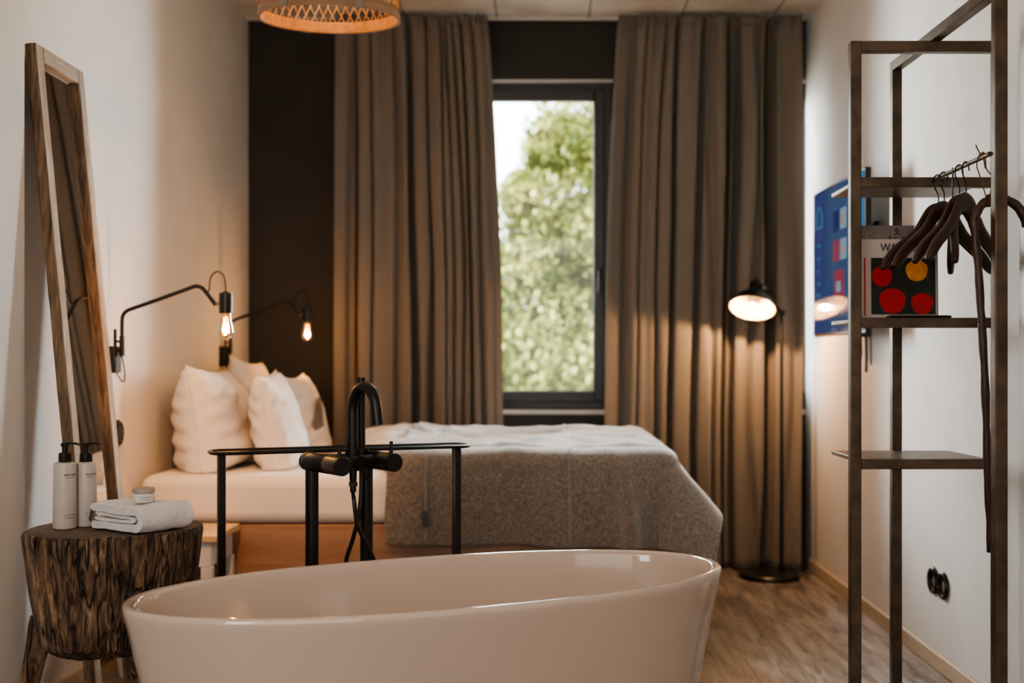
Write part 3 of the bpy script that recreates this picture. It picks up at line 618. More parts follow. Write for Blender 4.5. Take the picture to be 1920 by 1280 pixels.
for i, (x0, y0, x1, y1) in enumerate(((-.178, -.02, -.285, -.07), (.09, .12, .17, .22), (.11, -.09, .22, -.13), (.0, .12, .02, .22))):
    bm = BM(); tube(bm, [(x0, y0, .455 if i == 0 else .40), ((x0 + x1) / 2 + .008, (y0 + y1) / 2, .22), (x1, y1, .004)], lambda f: .030 - .006 * f + .002 * math.sin(f * 14), 16, smooth=6)
    for v in bm.verts: v.co += Vector((nz(v.co.x * 20, v.co.z * 12), nz(v.co.y * 20, v.co.z * 12, 4), 0)) * .004
    link_mesh('leg', bm, 'stump', st, smooth=60)

# bottles, towel, jar
def bottle(x, y, r, h, rz, label, lines):
    bt = thing('pump_bottle', label, 'bottle', (x, y, TZ + .0005), rz, 'pump bottles on the trunk stool')
    bm = BM(); lathe(bm, [(0, 0), (r - .004, 0), (r - .001, .002), (r, .007), (r - .0015, h - .010), (r - .003, h - .003), (r - .007, h), (.014, h + .001), (0, h + .001)], (0, 0, 0), 44); body = link_mesh('bottle_body', bm, 'lotion', bt, smooth=40)
    bm = BM(); lathe(bm, [(0, h + .001), (.0155, h + .001), (.016, h + .003), (.0155, h + .022), (.013, h + .025), (.007, h + .026), (.0075, h + .041), (0, h + .041)], (0, 0, 0), 30); pm = link_mesh('pump_collar', bm, 'black', bt)
    bm = BM(); lathe(bm, [(0, h + .041), (.010, h + .041), (.0105, h + .047), (.008, h + .050), (0, h + .051)], (0, 0, 0), 20)
    tube(bm, [(-.004, 0, h + .048), (.016, 0, h + .049), (.034, 0, h + .047), (.038, 0, h + .043)], .0030, 8, smooth=4); link_mesh('nozzle', bm, 'black', bt)
    rnd = random.Random(int(x * 1000))
    for (zf, a0, a1, ht) in lines:      # each row of small dark printing on the right front
        bm = BM(); a = a0
        while a < a1:
            da = rnd.uniform(1.6, 3.2)
            if rnd.random() > .14:
                p0 = [Vector((math.cos(R(t)) * (r + .0004), math.sin(R(t)) * (r + .0004), 0)) for t in (a, a + da)]
                poly(bm, [p0[0] + Vector((0, 0, h * zf)), p0[1] + Vector((0, 0, h * zf)), p0[1] + Vector((0, 0, h * zf + ht)), p0[0] + Vector((0, 0, h * zf + ht))])
            a += da + 1.0
        link_mesh('printed_line', bm, 'ink', body, smooth=0)
LN = [(.81, -68, -10, .0036), (.775, -60, -22, .0018), (.21, -68, -14, .0024), (.165, -62, -24, .0022)]
bottle(-1.236, 2.965, .0295, .171, R(-2), 'cream pump bottle nearer the wall, the taller one of the pair', LN)
bottle(-1.1985, 3.008, .0275, .168, R(-2), 'cream pump bottle next to the folded towel, the shorter one of the pair', LN)
# towel
tw = thing('folded_towel', 'folded white terry towel lying on the trunk stool', 'towel', (-1.032, 2.95, TZ + .001), R(-34)); tw.scale = (.87, .87, 1)
def ribbon(bm, path, thick, y0, y1, ny=14, n=5, seed=0, flare=0):
    P = smooth_path([(x, 0, z) for x, z in path], n); N = len(P)
    nrm = []
    for i in range(N):
        t = (P[min(i + 1, N - 1)] - P[max(i - 1, 0)]).normalized(); nrm.append(Vector((-t.z, 0, t.x)))
    loops = []
    sec = [(P[i] + nrm[i] * thick / 2) for i in range(N)] + [(P[N - 1] + (P[N - 1] - P[N - 2]).normalized() * thick * .4)] + [(P[i] - nrm[i] * thick / 2) for i in reversed(range(N))] + [(P[0] + (P[0] - P[1]).normalized() * thick * .4)]
    cen = sum(P, Vector()) / N
    for j in range(ny + 1):
        f = j / ny; y = y0 + (y1 - y0) * f; e = 1 - .10 * (abs(2 * f - 1) ** 6)
        lp = []
        for k, q in enumerate(sec):
            d_ = Vector((.004 * nz(k * .25 + seed, f * 3), .006 * nz(q.x * 25 + seed, q.z * 25), .003 * nz(q.x * 25, f * 5, seed)))
            z = max(q.z + d_.z, .001)
            w_ = 1 + flare * max(0, q.x) / .1 * f
            lp.append(bm.verts.new((q.x + d_.x, y + d_.y, cen.z + (z - cen.z) * e * w_ if z > cen.z else max(.001, cen.z + (z - cen.z) * e))))
        loops.append(lp)
    K = len(sec)
    for A, B in zip(loops[:-1], loops[1:]):
        for k in range(K): bm.faces.new((A[k], A[(k + 1) % K], B[(k + 1) % K], B[k]))
    for lp, rev in ((loops[0], False), (loops[-1], True)):
        # cap as quads pairing the two sides
        n2 = K // 2
        for k in range(n2 - 1):
            a, b_, c_, d2 = lp[k], lp[k + 1], lp[K - 3 - k + 1], lp[K - 2 - k + 1]
            vs = []
            for v in (a, b_, c_, d2):
                if v not in vs: vs.append(v)
            if len(vs) > 2:
                try: bm.faces.new(vs if rev else list(reversed(vs)))
                except ValueError: pass
    bmesh.ops.recalc_face_normals(bm, faces=bm.faces)
bm = BM(); ribbon(bm, [(-.118, .060), (-.06, .059), (0, .056), (.055, .058), (.092, .056), (.106, .036), (.092, .014), (.05, .012), (0, .012), (-.06, .012), (-.118, .011)], .020, -.085, .095, seed=2, flare=.25)
link_mesh('outer_fold', bm, 'terry', tw, smooth=60)
bm = BM(); ribbon(bm, [(-.108, .043), (-.05, .041), (0, .039), (.05, .040), (.074, .036), (.05, .030), (0, .027), (-.05, .027), (-.112, .028)], .009, -.078, .085, seed=6)
link_mesh('inner_fold', bm, 'terry', tw, smooth=60)
bm = BM(); box(bm, (-.118, -.088, .036), (.012, .002, .03), Matrix.Rotation(.35, 3, 'Y')); link_mesh('care_label', bm, 'ink', tw)
jz = TZ + .0735
jr = thing('cosmetic_jar', 'small frosted glass jar with a beige lid on top of the folded towel', 'jar', (-1.020, 2.93, jz))
bm = BM(); lathe(bm, [(0, 0), (.024, 0), (.0262, .003), (.0262, .020), (.024, .023), (0, .023)], (0, 0, 0), 36); j1 = link_mesh('jar_body', bm, 'jar_glass', jr)
bm = BM(); lathe(bm, [(0, .0235), (.027, .0235), (.0275, .025), (.0275, .033), (.0262, .036), (0, .0365)], (0, 0, 0), 36); link_mesh('lid', bm, 'jar_lid', jr)
bm = BM()
for k in range(7):
    a = R(-88 + k * 8)
    for zz in (.014, .009, .006): box(bm, (.0264 * math.cos(a), .0264 * math.sin(a), zz), (.0004, .0028, .0016 if zz > .01 else .0008), Matrix.Rotation(a, 3, 'Z'))
link_mesh('printed_text', bm, 'ink', j1, smooth=0)

# ------------------------------------------------------------------ bathtub
tb = thing('bathtub', 'freestanding oval white bathtub with a thin rim in the foreground', 'bathtub', (-.2465, 2.9457, 0), .414)
A_, B_, NX = .787, .361, 2.153
def ell(off, z, k=None, seg=140):
    out = []
    for i in range(seg):
        t = 2 * PI * i / seg; c, s = math.cos(t), math.sin(t)
        out.append(Vector((math.copysign(abs(c) ** (2 / NX), c) * (A_ - off), math.copysign(abs(s) ** (2 / NX), s) * (B_ - off), z)))
    return out
prof = [(.115, .0), (.108, .004), (.104, .015), (.085, .12), (.060, .26), (.034, .40), (.012, .50), (.0035, .535), (.001, .548), (.0015, .556), (.006, .5605), (.014, .562), (.023, .5605), (.029, .556), (.032, .548), (.034, .53), (.050, .42), (.075, .30), (.100, .20), (.135, .145), (.175, .125), (.24, .118), (.33, .116)]
bm = BM(); rings = [[bm.verts.new(p) for p in ell(o_, z_)] for o_, z_ in prof]
for A, B in zip(rings[:-1], rings[1:]):
    for k in range(140): bm.faces.new((A[k], A[(k + 1) % 140], B[(k + 1) % 140], B[k]))
bm.faces.new(rings[-1]); bm.faces.new(list(reversed(rings[0]))); link_mesh('tub_shell', bm, 'enamel', tb, smooth=60)
bm = BM(); lathe(bm, [(0, .1175), (.03, .1175), (.031, .119), (.026, .122), (0, .124)], (.0, 0, 0), 30); link_mesh('drain', bm, 'clasp', tb)

# ------------------------------------------------------------------ metal side table
sd = thing('console_table', 'narrow black metal table standing behind the bathtub and tap', 'side table', (-.626, 3.600, 0), R(22.6))
bm = BM(); TLx, TLy, cr = .405, .065, .045; pts = []
for sx, sy, a0 in ((1, 1, 0), (-1, 1, 90), (-1, -1, 180), (1, -1, 270)):
    for k in range(9):
        a = R(a0 + k * 90 / 8); pts.append(Vector((sx * (TLx - cr) + cr * math.cos(a), sy * (TLy - cr) + cr * math.sin(a), .846)))
f = poly(bm, [p - Vector((0, 0, .004)) for p in pts]); ex = bmesh.ops.extrude_face_region(bm, geom=[f]); bmesh.ops.translate(bm, verts=[v for v in ex['geom'] if isinstance(v, bmesh.types.BMVert)], vec=(0, 0, .003)); bmesh.ops.recalc_face_normals(bm, faces=bm.faces)
top = link_mesh('table_top', bm, 'black_satin', sd, smooth=30)
bm = BM(); tube(bm, pts, .0055, 8, closed=True, r2=.006); link_mesh('rim', bm, 'black', top)
for sx in (-1, 1):
    bm = BM(); span(bm, (sx * .372 - .011, -.018, .0), (sx * .372 + .011, -.004, .841)); span(bm, (sx * .372 - .011, .004, .0), (sx * .372 + .011, .018, .841)); link_mesh('leg', bm, 'black', sd, bevel=.002)
bm = BM(); span(bm, (-.361, -.008, .03), (.361, .008, .045)); link_mesh('stretcher', bm, 'black', sd, bevel=.002)

# ------------------------------------------------------------------ bath tap
fd_ = Vector((.6, -.8, 0)); sdv = Vector((.8, .6, 0)); L1 = Vector((-.685, 3.40, 0)); L2 = Vector((-.540, 3.509, 0)); up = Vector((0, 0, 1)); FZ = .822
fa = thing('bath_tap', 'black freestanding bath tap with a gooseneck spout behind the tub', 'tap', ((L1 + L2) / 2).to_tuple()); ao = fa.location.copy()
for Lg in (L1, L2):
    bm = BM(); cyl(bm, Lg, Lg + up * (FZ - .01), .0195, seg=28); lathe(bm, [(0, 0), (.036, 0), (.036, .008), (.02, .012)], Lg, 28); link_mesh('floor_pipe', bm, 'black', fa, ao)
for Lg, ln in ((L1, .200), (L2, .175)):
    bm = BM(); c0 = Lg + up * FZ
    rr = [(-.034, .0255), (-.032, .0275), (-.014, .0275), (-.012, .0245), (-.006, .0245), (-.005, .0275), (ln * .55, .0275), (ln * .56, .0265), (ln * .575, .0265), (ln * .585, .0275), (ln - .002, .0275), (ln, .0262)]
    rot = fd_.to_track_quat('Z', 'Y').to_matrix(); lathe(bm, [(0, rr[0][0])] + [(b_, a) for a, b_ in rr] + [(0, ln)], c0, 36, rot); kb = link_mesh('mixer_valve', bm, 'black', fa, ao, smooth=30)
    bm = BM(); pp = c0 + fd_ * (ln - .022); cyl(bm, pp + up * .024, pp + up * .062, .0055, seg=14); link_mesh('lever_pin', bm, 'black', kb, ao)
Lm = (L1 + L2) / 2; sp = Lm + fd_ * .065 + up * FZ
sp = Vector((-.571, 3.442, FZ)); 
bm = BM(); cyl(bm, L1 + up * FZ, L2 + up * FZ, .020, seg=20); cyl(bm, L1 + up * FZ + fd_ * .07, L2 + up * FZ + fd_ * .07, .018, seg=20); cyl(bm, sp - up * .030, sp + up * .034, .0225, seg=28); cyl(bm, sp + fd_ * -.02, sp + fd_ * .055, .017, seg=8); link_mesh('tap_body', bm, 'black', fa, ao)
hd = Vector((.72, -.69, 0)); rs = .057
pts = [sp + up * .02, sp + up * .10, sp + up * .148]
for k in range(1, 13):
    a = PI - R(12.5 * k) * 1.12
    pts.append(sp + up * (.148 + rs * 1.3 * math.sin(a)) + hd * (rs + rs * math.cos(a)) )
e_ = pts[-1]; pts.append(e_ + hd * .005 - up * .026); pts.append(e_ + hd * .009 - up * .052)
bm = BM(); tube(bm, pts, .0168, 24, smooth=3, up=Vector((.7, .7, 0))); cyl(bm, sp + up * .03, sp + up * .062, .0188, seg=28); link_mesh('spout', bm, 'black', fa, ao, smooth=50)
hs = Vector((-.562, 3.512, 0)); hs = Vector((-.5515, 3.480, 0))
bm = BM(); cyl(bm, hs + up * .80, hs + up * 1.071, .0125, .0135, seg=20); cyl(bm, hs + up * .835, hs + up * .858, .022, seg=20); link_mesh('hand_shower', bm, 'black', fa, ao)
dvp = sp - up * .035 + hd * .002
bm = BM(); cyl(bm, dvp + up * .008, dvp - up * .030, .0125, .0105, seg=16); cyl(bm, dvp - up * .030, dvp - up * .042, .0135, seg=6); cyl(bm, dvp - up * .042, dvp - up * .060, .0095, seg=14)
tube(bm, [sp + hd * .045 - up * .01, sp + hd * .058 - up * .035, sp + hd * .070 - up * .050], .005, 8); link_mesh('diverter', bm, 'black', fa, ao)
def at(px, py, Y): return Vector(((px - 1018) * Y / FP, Y, 1.12 - (py - 677) * Y / FP))
bm = BM(); tube(bm, [dvp - up * .055, at(664, 940, 3.42), at(671, 985, 3.42), at(690, 1025, 3.43), at(704, 1060, 3.45), at(712, 1120, 3.47), at(700, 1190, 3.49), at(672, 1205, 3.50), at(650, 1150, 3.50), at(648, 1060, 3.49), at(660, 1015, 3.48), at(672, 970, 3.47), at(677, 925, 3.475), hs + up * .795], .0068, 10, smooth=6); link_mesh('shower_hose', bm, 'black', fa, ao)

# ------------------------------------------------------------------ steel clothes rack
rk = thing('clothes_rack', 'brown steel open shelving rack with a hanging rail beside the right wall', 'clothes rack', (1.19, 3.45, 0)); ro = rk.location.copy(); T = .0165
def post(x, y, z1, nm='post'):
    bm = BM(); span(bm, (x - T, y - T, 0), (x + T, y + T, z1)); return link_mesh(nm, bm, 'steel', rk, ro, bevel=.0025)
ZTOP = 2.094; XA0, XA1, YA = .952, 1.388, 3.50
post(XA0, YA, ZTOP); post(XA1, YA, ZTOP); post(1.185, 3.85, ZTOP); post(1.206, 3.03, ZTOP)
bm = BM(); span(bm, (XA0 + T, YA - T, ZTOP - 2 * T), (XA1 - T, YA + T, ZTOP)); link_mesh('top_bar', bm, 'steel', rk, ro, bevel=.0025)
bm = BM(); dd = Vector((1.185 - 1.206, .82, 0)).normalized(); ang = math.atan2(dd.y, dd.x)
box(bm, (1.1955, 3.44, ZTOP + T - .001), (.82 - 2 * T + .06, 2 * T, 2 * T), Matrix.Rotation(ang, 3, 'Z')); link_mesh('top_beam', bm, 'steel', rk, ro, bevel=.0025)
SH = (1.664, 1.237, .807)
for z in SH:
    bm = BM(); span(bm, (XA0 + T, YA - T, z - .0155), (XA1 - T, YA + .010, z + .0155)); link_mesh('shelf_bar', bm, 'steel', rk, ro, bevel=.002)
    bm = BM(); span(bm, (XA0 + .012, YA + T + .001, z + .002), (XA1 - .03, 3.832, z + .0150)); link_mesh('shelf', bm, 'steel', rk, ro, bevel=.002)
bm = BM(); cyl(bm, (1.188, 3.047, 1.671), (1.188, 3.483, 1.671), .0065, seg=16); link_mesh('hanging_rail', bm, 'steel', rk, ro)

# hangers
def hanger_parts():
    hb = BM(); L = [(-.212, -.186), (-.198, -.170), (-.165, -.137), (-.120, -.105), (-.082, -.076), (-.055, -.044), (-.030, -.018), (0, -.010)]
    pts = [(x, 0, z) for x, z in L] + [(-x, 0, z) for x, z in reversed(L[:-1])]
    hb = BM(); tube(hb, pts, lambda f: (.0072 + .0105 * min(1, (1 - abs(2 * f - 1)) * 5) + .010 * math.exp(-((2 * f - 1) / .22) ** 2)), 14, smooth=4, r2=lambda f: .0045 + .004 * min(1, (1 - abs(2 * f - 1)) * 5) + .0035 * (abs(2 * f - 1) > .35), up=Vector((0, 1, 0)))
    hk = BM(); tube(hk, [(0, 0, .004), (0, 0, .036), (-.006, 0, .050), (-.020, 0, .068), (-.0215, 0, .084), (-.013, 0, .098), (0, 0, .103), (.013, 0, .097), (.018, 0, .080)], .0021, 8, smooth=5)
    return hb, hk
hb, hk = hanger_parts()
GH = 'wooden hangers on the steel rail'
HL = ['dark wooden coat hanger deepest on the rail, its left arm reaching farthest', 'dark wooden coat hanger second from the back of the rail', 'dark wooden coat hanger turned edge-on, its two arm tips pointing down',
      'dark wooden coat hanger just behind the front one, half hidden', 'dark wooden coat hanger nearest the camera, in front of the other hangers']
h0 = thing('coat_hanger', HL[0], 'hanger', (1.188, 3.445, 1.577), R(24), GH); link_mesh('hanger_body', hb, 'hanger_wood', h0, smooth=60); link_mesh('hook', hk, 'black', h0)
for (y, a), lb in zip(((3.395, 31), (3.325, 72), (3.27, 37), (3.22, 43)), HL[1:]):
    c = h0.copy(); col.objects.link(c); c.location = (1.188, y, 1.577); c.rotation_euler = (0, 0, R(a)); c['label'] = lb
    for ch in h0.children:
        k = ch.copy(); col.objects.link(k); k.parent = c

# cane
YC = 3.112; cp = [(1858, 1033), (1855, 960), (1851, 880), (1849, 780), (1845, 680), (1839, 580), (1834, 500), (1828, 440), (1827, 412), (1836, 390), (1850, 377), (1868, 371), (1888, 375), (1906, 386), (1919, 403), (1926, 424)]
cn = thing('walking_cane', 'dark carved wooden walking cane hanging by a leather cord from the rail', 'walking cane', at(1858, 1033, YC)); co = cn.location.copy()
bm = BM(); tube(bm, [at(x, y, YC) for x, y in cp], lambda f: .0098 + .0035 * f + .0007 * math.sin(f * 90), 16, smooth=5)
for v in bm.verts: v.co += Vector((nz(v.co.z * 40, v.co.x * 60), nz(v.co.z * 40, v.co.y * 60, 3), 0)) * .0016
link_mesh('cane_shaft', bm, 'cane_wood', cn, co, smooth=60)
bm = BM(); e0 = at(1858, 1033, YC); cyl(bm, e0 - up * .003, e0 + up * .025, .0112, seg=14); link_mesh('ferrule', bm, 'black', cn, co)
k_ = Vector((1.188, 3.108, 1.671)); q0 = at(1853, 376, YC)
bm = BM(); tube(bm, [q0 + Vector((-.002, 0, -.014)), q0 + Vector((-.006, 0, .010)), q0 + Vector((-.024, 0, .07)), k_ + Vector((-.012, 0, -.02)), k_ + Vector((-.004, 0, .0095)), k_ + Vector((.010, 0, .002)), k_ + Vector((.014, 0, -.03)), q0 + Vector((.012, 0, .06)), q0 + Vector((.004, 0, .012)), q0 + Vector((.004, 0, -.014))], .0017, 6, smooth=5)
for i in range(3): tube(bm, [q0 + Vector((-.003 + i * .004 + .0165 * math.sin(t) * .15, .0165 * math.cos(t), .0165 * math.sin(t))) for t in [j * PI / 8 for j in range(16)]], .0017, 6, closed=True)
tube(bm, [k_ + Vector((-.005, -.006, .010)), k_ + Vector((-.012, -.008, .020)), k_ + Vector((-.018, -.008, .034))], .0018, 6)
tube(bm, [k_ + Vector((.0, -.008, .006)), k_ + Vector((.004, -.010, -.012)), k_ + Vector((.008, -.008, -.030))], .0018, 6)
cyl(bm, k_ + Vector((-.006, -.009, .005)), k_ + Vector((.004, -.009, .012)), .0045, seg=8)
link_mesh('leather_cord', bm, 'leather', cn, co)

# ------------------------------------------------------------------ books
ZB = SH[1] + .0158; YF = 3.555
def book(nm, label, x0, x1, yf, th, h, cover, lean):
    bk = thing(nm, label, 'book', ((x0 + x1) / 2, yf, ZB), 0); w = (x1 - x0) / 2
    bk.rotation_euler = (lean, 0, 0)
    bm = BM(); span(bm, (-w, 0, 0), (w, .003, h)); span(bm, (-w, th - .003, 0), (w, th, h)); span(bm, (-w, .003, 0), (-w + .003, th - .003, h)); link_mesh('cover', bm, cover, bk, bevel=.0008)
    bm = BM(); span(bm, (-w + .0035, .0033, .003), (w - .003, th - .0033, h - .003)); link_mesh('page_block', bm, 'pages', bk)
    return bk
FR = Matrix.Rotation(PI / 2, 4, 'X')
b1 = book('hardcover_book', 'cream art book with a red and yellow picture, standing on the middle shelf', .985, 1.223, YF, .026, .246, 'paper', R(-1.5))
W_ = .119
bm = BM(); poly(bm, [(-W_ + .033, -.0004, .012), (W_ - .005, -.0004, .012), (W_ - .005, -.0004, .188), (-W_ + .033, -.0004, .188)]); pi_ = link_mesh('cover_picture', bm, 'print_green', b1, smooth=0)
def blob(cx, cz, rx, rz_, mat, nm, yy=-.0008):
    bm = BM(); poly(bm, [(cx + rx * math.cos(2 * PI * k / 40) * (1 + .05 * math.sin(3 * 2 * PI * k / 40)), yy, cz + rz_ * math.sin(2 * PI * k / 40) * (1 + .05 * math.cos(2 * 2 * PI * k / 40))) for k in range(40)]); link_mesh(nm, bm, mat, pi_, smooth=0)
blob(-.052, .130, .031, .033, 'print_red', 'red_shape'); blob(-.020, .054, .040, .041, 'print_red', 'red_shape', -.0009); blob(.072, .046, .034, .034, 'print_red', 'red_shape')
blob(.056, .148, .034, .034, 'print_yellow', 'yellow_shape')
bm = BM(); poly(bm, [(-W_ + .011, -.0004, .008), (-W_ + .016, -.0004, .008), (-W_ + .016, -.0004, .188), (-W_ + .011, -.0004, .188)]); link_mesh('red_stripe', bm, 'print_red', b1, smooth=0)
text_mesh('title_text', 'WARHOL', .034, 'ink', b1, Matrix.Translation((-.056, -.0006, .209)) @ FR, sx=.88)
b2 = book('tall_book', 'taller grey book with a dark figure, standing behind the cream art book', .985, 1.24, YF + .040, .026, .294, 'grey_cover', R(-1.5))
text_mesh('title_text', 'Great Escapes', .034, 'clasp', b2, Matrix.Translation((-.100, -.0006, .249)) @ FR, sx=.9)
bm = BM(); poly(bm, [(-.05, -.0005, .240), (.04, -.0005, .240), (.018, -.0005, .262), (.006, -.0005, .270), (.005, -.0005, .282), (-.001, -.0005, .287), (-.008, -.0005, .282), (-.008, -.0005, .270), (-.022, -.0005, .260)]); link_mesh('figure_print', bm, 'ink', b2, smooth=0)
bs = thing('tablet', 'thin black flat tablet lying on the middle shelf before the books', 'tablet', (1.155, 3.528, ZB))
bm = BM(); span(bm, (-.094, -.028, .0002), (.094, .022, .0072)); link_mesh('tablet_body', bm, 'black', bs, bevel=.003)
bm = BM(); span(bm, (-.088, -.024, .0073), (.088, .018, .0078)); link_mesh('tablet_screen', bm, 'black_satin', bs)

# ------------------------------------------------------------------ wall television
tv = thing('television', 'flat television showing a blue menu, mounted on the right wall', 'television', (1.285, 5.0, 1.233)); to = tv.location.copy()
YA_, YB_ = 5.40, 4.615; XA_, XB_ = 1.273, 1.297; Z0, Z1 = 1.233, 1.904
ta = math.atan2(XB_ - XA_, YA_ - YB_)      # yaw of the panel
def tvp(px, py, off=0):   # point on the panel seen at a pixel
    k = (px - 1018) / FP; s = (XB_ - XA_) / (YA_ - YB_)
    Y = (XA_ + s * YA_) / (k + s); return Vector((XA_ + s * (YA_ - Y) - off, Y, 1.12 - (py - 677) * Y / FP))
bm = BM(); rz = Matrix.Rotation(ta, 3, 'Z'); box(bm, ((XA_ + XB_) / 2 + .014, 5.0075, (Z0 + Z1) / 2), (.026, .785, Z1 - Z0), rz); link_mesh('housing', bm, 'black', tv, to, bevel=.004)
bm = BM(); box(bm, ((XA_ + XB_) / 2 + .045, 5.0075, (Z0 + Z1) / 2 - .06), (.040, .5, .40), rz); link_mesh('rear_cover', bm, 'black', tv, to, bevel=.012)
M['scr_bg'] = emit('screen_blue', (.040, .085, .185), .85); M['scr_side'] = emit('screen_violet_blue', (.050, .065, .195), .85); M['scr_navy'] = emit('screen_navy', (.012, .028, .12), .85)
M['scr_teal'] = emit('screen_teal', (.05, .20, .28), .85); M['scr_red'] = emit('screen_red', (.30, .05, .08), .85); M['scr_pale'] = emit('screen_pale', (.22, .33, .42), .85); M['scr_orange'] = emit('screen_orange', (.42, .25, .13), .85)
M['scr_glow'] = emit('screen_light_blue', (.04, .20, .46), .9)
for mm2 in ('scr_bg', 'scr_side', 'scr_navy', 'scr_teal', 'scr_red', 'scr_pale', 'scr_orange', 'scr_glow'):
    bb = M[mm2].node_tree.nodes['Principled BSDF']; bb.inputs['Base Color'].default_value = (.004, .004, .006, 1); bb.inputs['Roughness'].default_value = .06
def yz(Y, Z, off): s = (XB_ - XA_) / (YA_ - YB_); return Vector((XA_ + s * (YA_ - Y) - off, Y, Z))
def scr(nm, mat, y0, y1, z0, z1, off, par):
    bm = BM(); poly(bm, [yz(y0, z0, off), yz(y1, z0, off), yz(y1, z1, off), yz(y0, z1, off)]); return link_mesh(nm, bm, mat, par, to, smooth=0)
scn = scr('screen', 'scr_bg', YA_ - .012, YB_ + .012, Z0 + .014, Z1 - .012, .0010, tv)
scr('menu_column', 'scr_side', YA_ - .012, 5.17, Z0 + .014, Z1 - .012, .0016, scn)
scr('menu_highlight', 'scr_glow', 4.68, YB_ + .012, Z0 + .014, Z1 - .012, .0016, scn)
def tile(nm, mat, x0, x1, y0, y1, off=.0022):
    a, c = tvp(x0, y0), tvp(x1, y0); zt = a.z; zb = tvp(x0, y1).z; return scr(nm, mat, a.y, c.y, zb, zt, off, scn)
for q in (('scr_navy', 1563, 1574, 398, 436), ('scr_pale', 1576, 1588, 391, 430), ('scr_navy', 1590, 1600, 384, 424), ('scr_red', 1563, 1574, 452, 492), ('scr_pale', 1576, 1588, 448, 487), ('scr_red', 1565, 1583, 508, 570)):
    tile('menu_tile', *q)
tile('tile_picture', 'scr_orange', 1579, 1584, 400, 420, .0028); tile('tile_picture', 'scr_orange', 1579, 1584, 462, 476, .0028); tile('tile_picture', 'scr_pale', 1569, 1577, 528, 548, .0028)
for i, y in enumerate((460, 484, 508, 530, 552, 574)): tile('menu_line', 'scr_teal', 1532 + (i % 2), 1539 - (i % 3), y, y + 5)
bm = BM(); hp = [(1532, 430), (1542, 426), (1542, 402), (1537, 388), (1532, 404)]; P3 = [tvp(a, b_, .0024) for a, b_ in hp]
tube(bm, P3, .004, 6, closed=True); link_mesh('home_icon', bm, 'scr_teal', scn, to)
bm = BM(); bmx = 1.352; box(bm, (XR - .012, 4.98, 1.60), (.022, .12, .24)); box(bm, (1.375, 4.98, 1.60), (.09, .05, .10)); box(bm, (1.345, 4.98, 1.60), (.014, .22, .22)); link_mesh('wall_bracket', bm, 'black', tv, to, bevel=.003)
bm = BM()
for i, (yy, dz) in enumerate(((4.86, .10), (4.80, .16), (4.78, .16), (4.72, .13))):
    tube(bm, [(1.345, yy, 1.34), (1.345, yy - .01, 1.24), (1.348, yy - .012, 1.24 - dz * .7), (1.35, yy, 1.235 - dz)], .003, 6, smooth=4)
link_mesh('cable', bm, 'black', tv, to)
bm = BM(); box(bm, (1.33, 4.80, 1.232), (.05, .16, .022)); link_mesh('media_box', bm, 'black', tv, to, bevel=.003)

# sockets
def socket(y, label):
    s = thing('wall_socket', label, 'socket', (XR, y, .313), 0, 'black sockets on the right wall')
    q = Matrix.Rotation(-PI / 2, 3, 'Y')
    bm = BM(); lathe(bm, [(.020, .006), (.034, .006), (.038, .014), (.046, .014), (.050, .008), (.050, .0008), (.020, .0008)], (0, 0, 0), 36, q, closed=True); link_mesh('cover_ring', bm, 'black', s)
    bm = BM(); lathe(bm, [(0, .002), (.030, .002), (.0305, .005), (.021, .006), (.020, .003), (0, .003)], (0, 0, 0), 30, q); link_mesh('insert', bm, 'grey_cover', s)
socket(4.22, 'round black wall socket, left of the pair low on the right wall'); socket(4.117, 'round black wall socket, right of the pair low on the right wall')

# ------------------------------------------------------------------ light
w = bpy.data.worlds.new('World'); sc.world = w; w.use_nodes = True; nt = w.node_tree; bg = nt.nodes['Background']
tc = node(nt, 'ShaderNodeTexCoord'); sp_ = node(nt, 'ShaderNodeSeparateXYZ'); nt.links.new(tc.outputs['Generated'], sp_.inputs[0])
r = ramp(nt, [(.0, (.45, .48, .46)), (.5, (.92, .95, 1.0)), (1., (.75, .86, 1.0))]); mr_ = node(nt, 'ShaderNodeMapRange'); mr_.inputs['From Min'].default_value = -.3; mr_.inputs['From Max'].default_value = .8
nt.links.new(sp_.outputs['Z'], mr_.inputs['Value']); nt.links.new(mr_.outputs[0], r.inputs['Fac']); nt.links.new(r.outputs['Color'], bg.inputs['Color']); bg.inputs['Strength'].default_value = 9.5
def area(nm, loc, target, sx, sy, e, c):
    ld = bpy.data.lights.new(nm, 'AREA'); ld.shape = 'RECTANGLE'; ld.size = sx; ld.size_y = sy; ld.energy = e; ld.color = c
    o = bpy.data.objects.new(nm, ld); col.objects.link(o); o.location = loc; o.rotation_euler = (Vector(target) - Vector(loc)).to_track_quat('-Z', 'Y').to_euler(); return o
sl = bpy.data.lights.new('sun', 'SUN'); sl.energy = 34; sl.color = (1, .93, .80); sl.angle = .02
so = bpy.data.objects.new('sun', sl); col.objects.link(so); so.rotation_euler = (R(48), 0, R(-28))
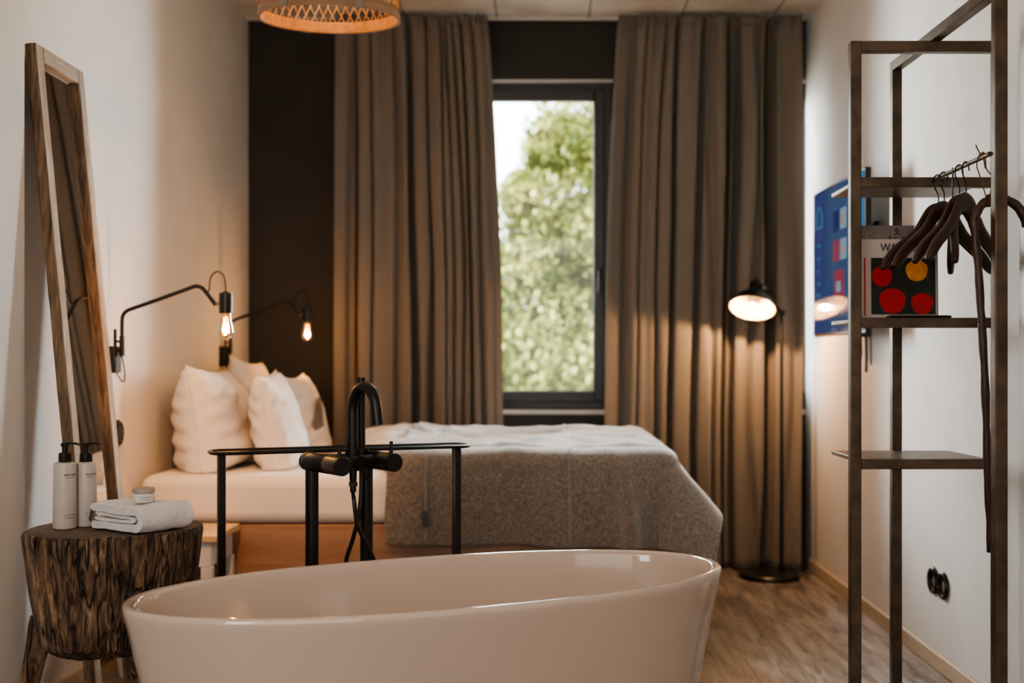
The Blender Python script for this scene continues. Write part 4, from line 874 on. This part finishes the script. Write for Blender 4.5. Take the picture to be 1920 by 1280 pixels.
area('sky_light_left_window', (.05, 7.35, 3.55), (-.9, 4.9, .8), 1.3, .9, 1300, (.93, .97, 1.0))
area('sky_light_through_right', (1.25, 7.7, 2.0), (-1.6, 4.7, 1.7), .9, 1.8, 420, (.95, .97, 1.0))
area('sky_light_through_left', (-1.35, 7.7, 2.0), (1.4, 4.7, 1.6), .9, 1.8, 380, (.95, .97, 1.0))
area('warm_overhead_fill', (-.3, .2, 2.9), (-.3, 1.2, 0), 2.4, 3.0, 38, (1, .80, .64))  # added warm fill above and behind the camera, no known lamp
area('uplight_fill', (-.1, 7.3, .15), (-.1, 4.6, 3.0), 1.2, 1.0, 700, (.97, .98, 1.0))  # added panel outside below the window, brightens the ceiling
area('rear_fill', (-.1, -2.1, 1.5), (.2, 4.5, 1.5), 2.6, 2.4, 34, (1, .93, .87))  # added frontal fill from the rear wall, stands for no fixture

area('cool_side_fill', (-1.48, .3, 1.7), (1.4, 3.4, 1.2), 1.0, 1.6, 34, (.94, .96, 1.0))  # added cool fill for the right wall; no window is known here
ld = bpy.data.lights.new('warm_spot_fill', 'SPOT'); ld.energy = 240; ld.color = (1, .45, .15); ld.spot_size = R(27); ld.spot_blend = .7; ld.shadow_soft_size = .05  # added unseen spot that warms the mattress and pillows
o = bpy.data.objects.new('warm_spot_fill', ld); col.objects.link(o); o.location = (-.75, 2.1, 2.93); o.rotation_euler = (Vector((-1.22, 4.75, .58)) - Vector(o.location)).to_track_quat('-Z', 'Y').to_euler()

# ------------------------------------------------------------------ camera
cd = bpy.data.cameras.new('camera'); cam = bpy.data.objects.new('camera', cd); col.objects.link(cam); sc.camera = cam
cam.location = (0, 0, 1.12); cam.rotation_euler = (R(90), 0, 0); cd.sensor_width = 36; cd.lens = FP / 1920 * 36
cd.shift_x = -58 / 1920; cd.shift_y = 37 / 1920; cd.clip_start = .05; cd.clip_end = 200
cd.dof.use_dof = True; cd.dof.focus_distance = 3.15; cd.dof.aperture_fstop = 1.9
sc.view_settings.view_transform = 'AgX'; sc.view_settings.look = 'AgX - Medium High Contrast'; sc.view_settings.exposure = 0.0
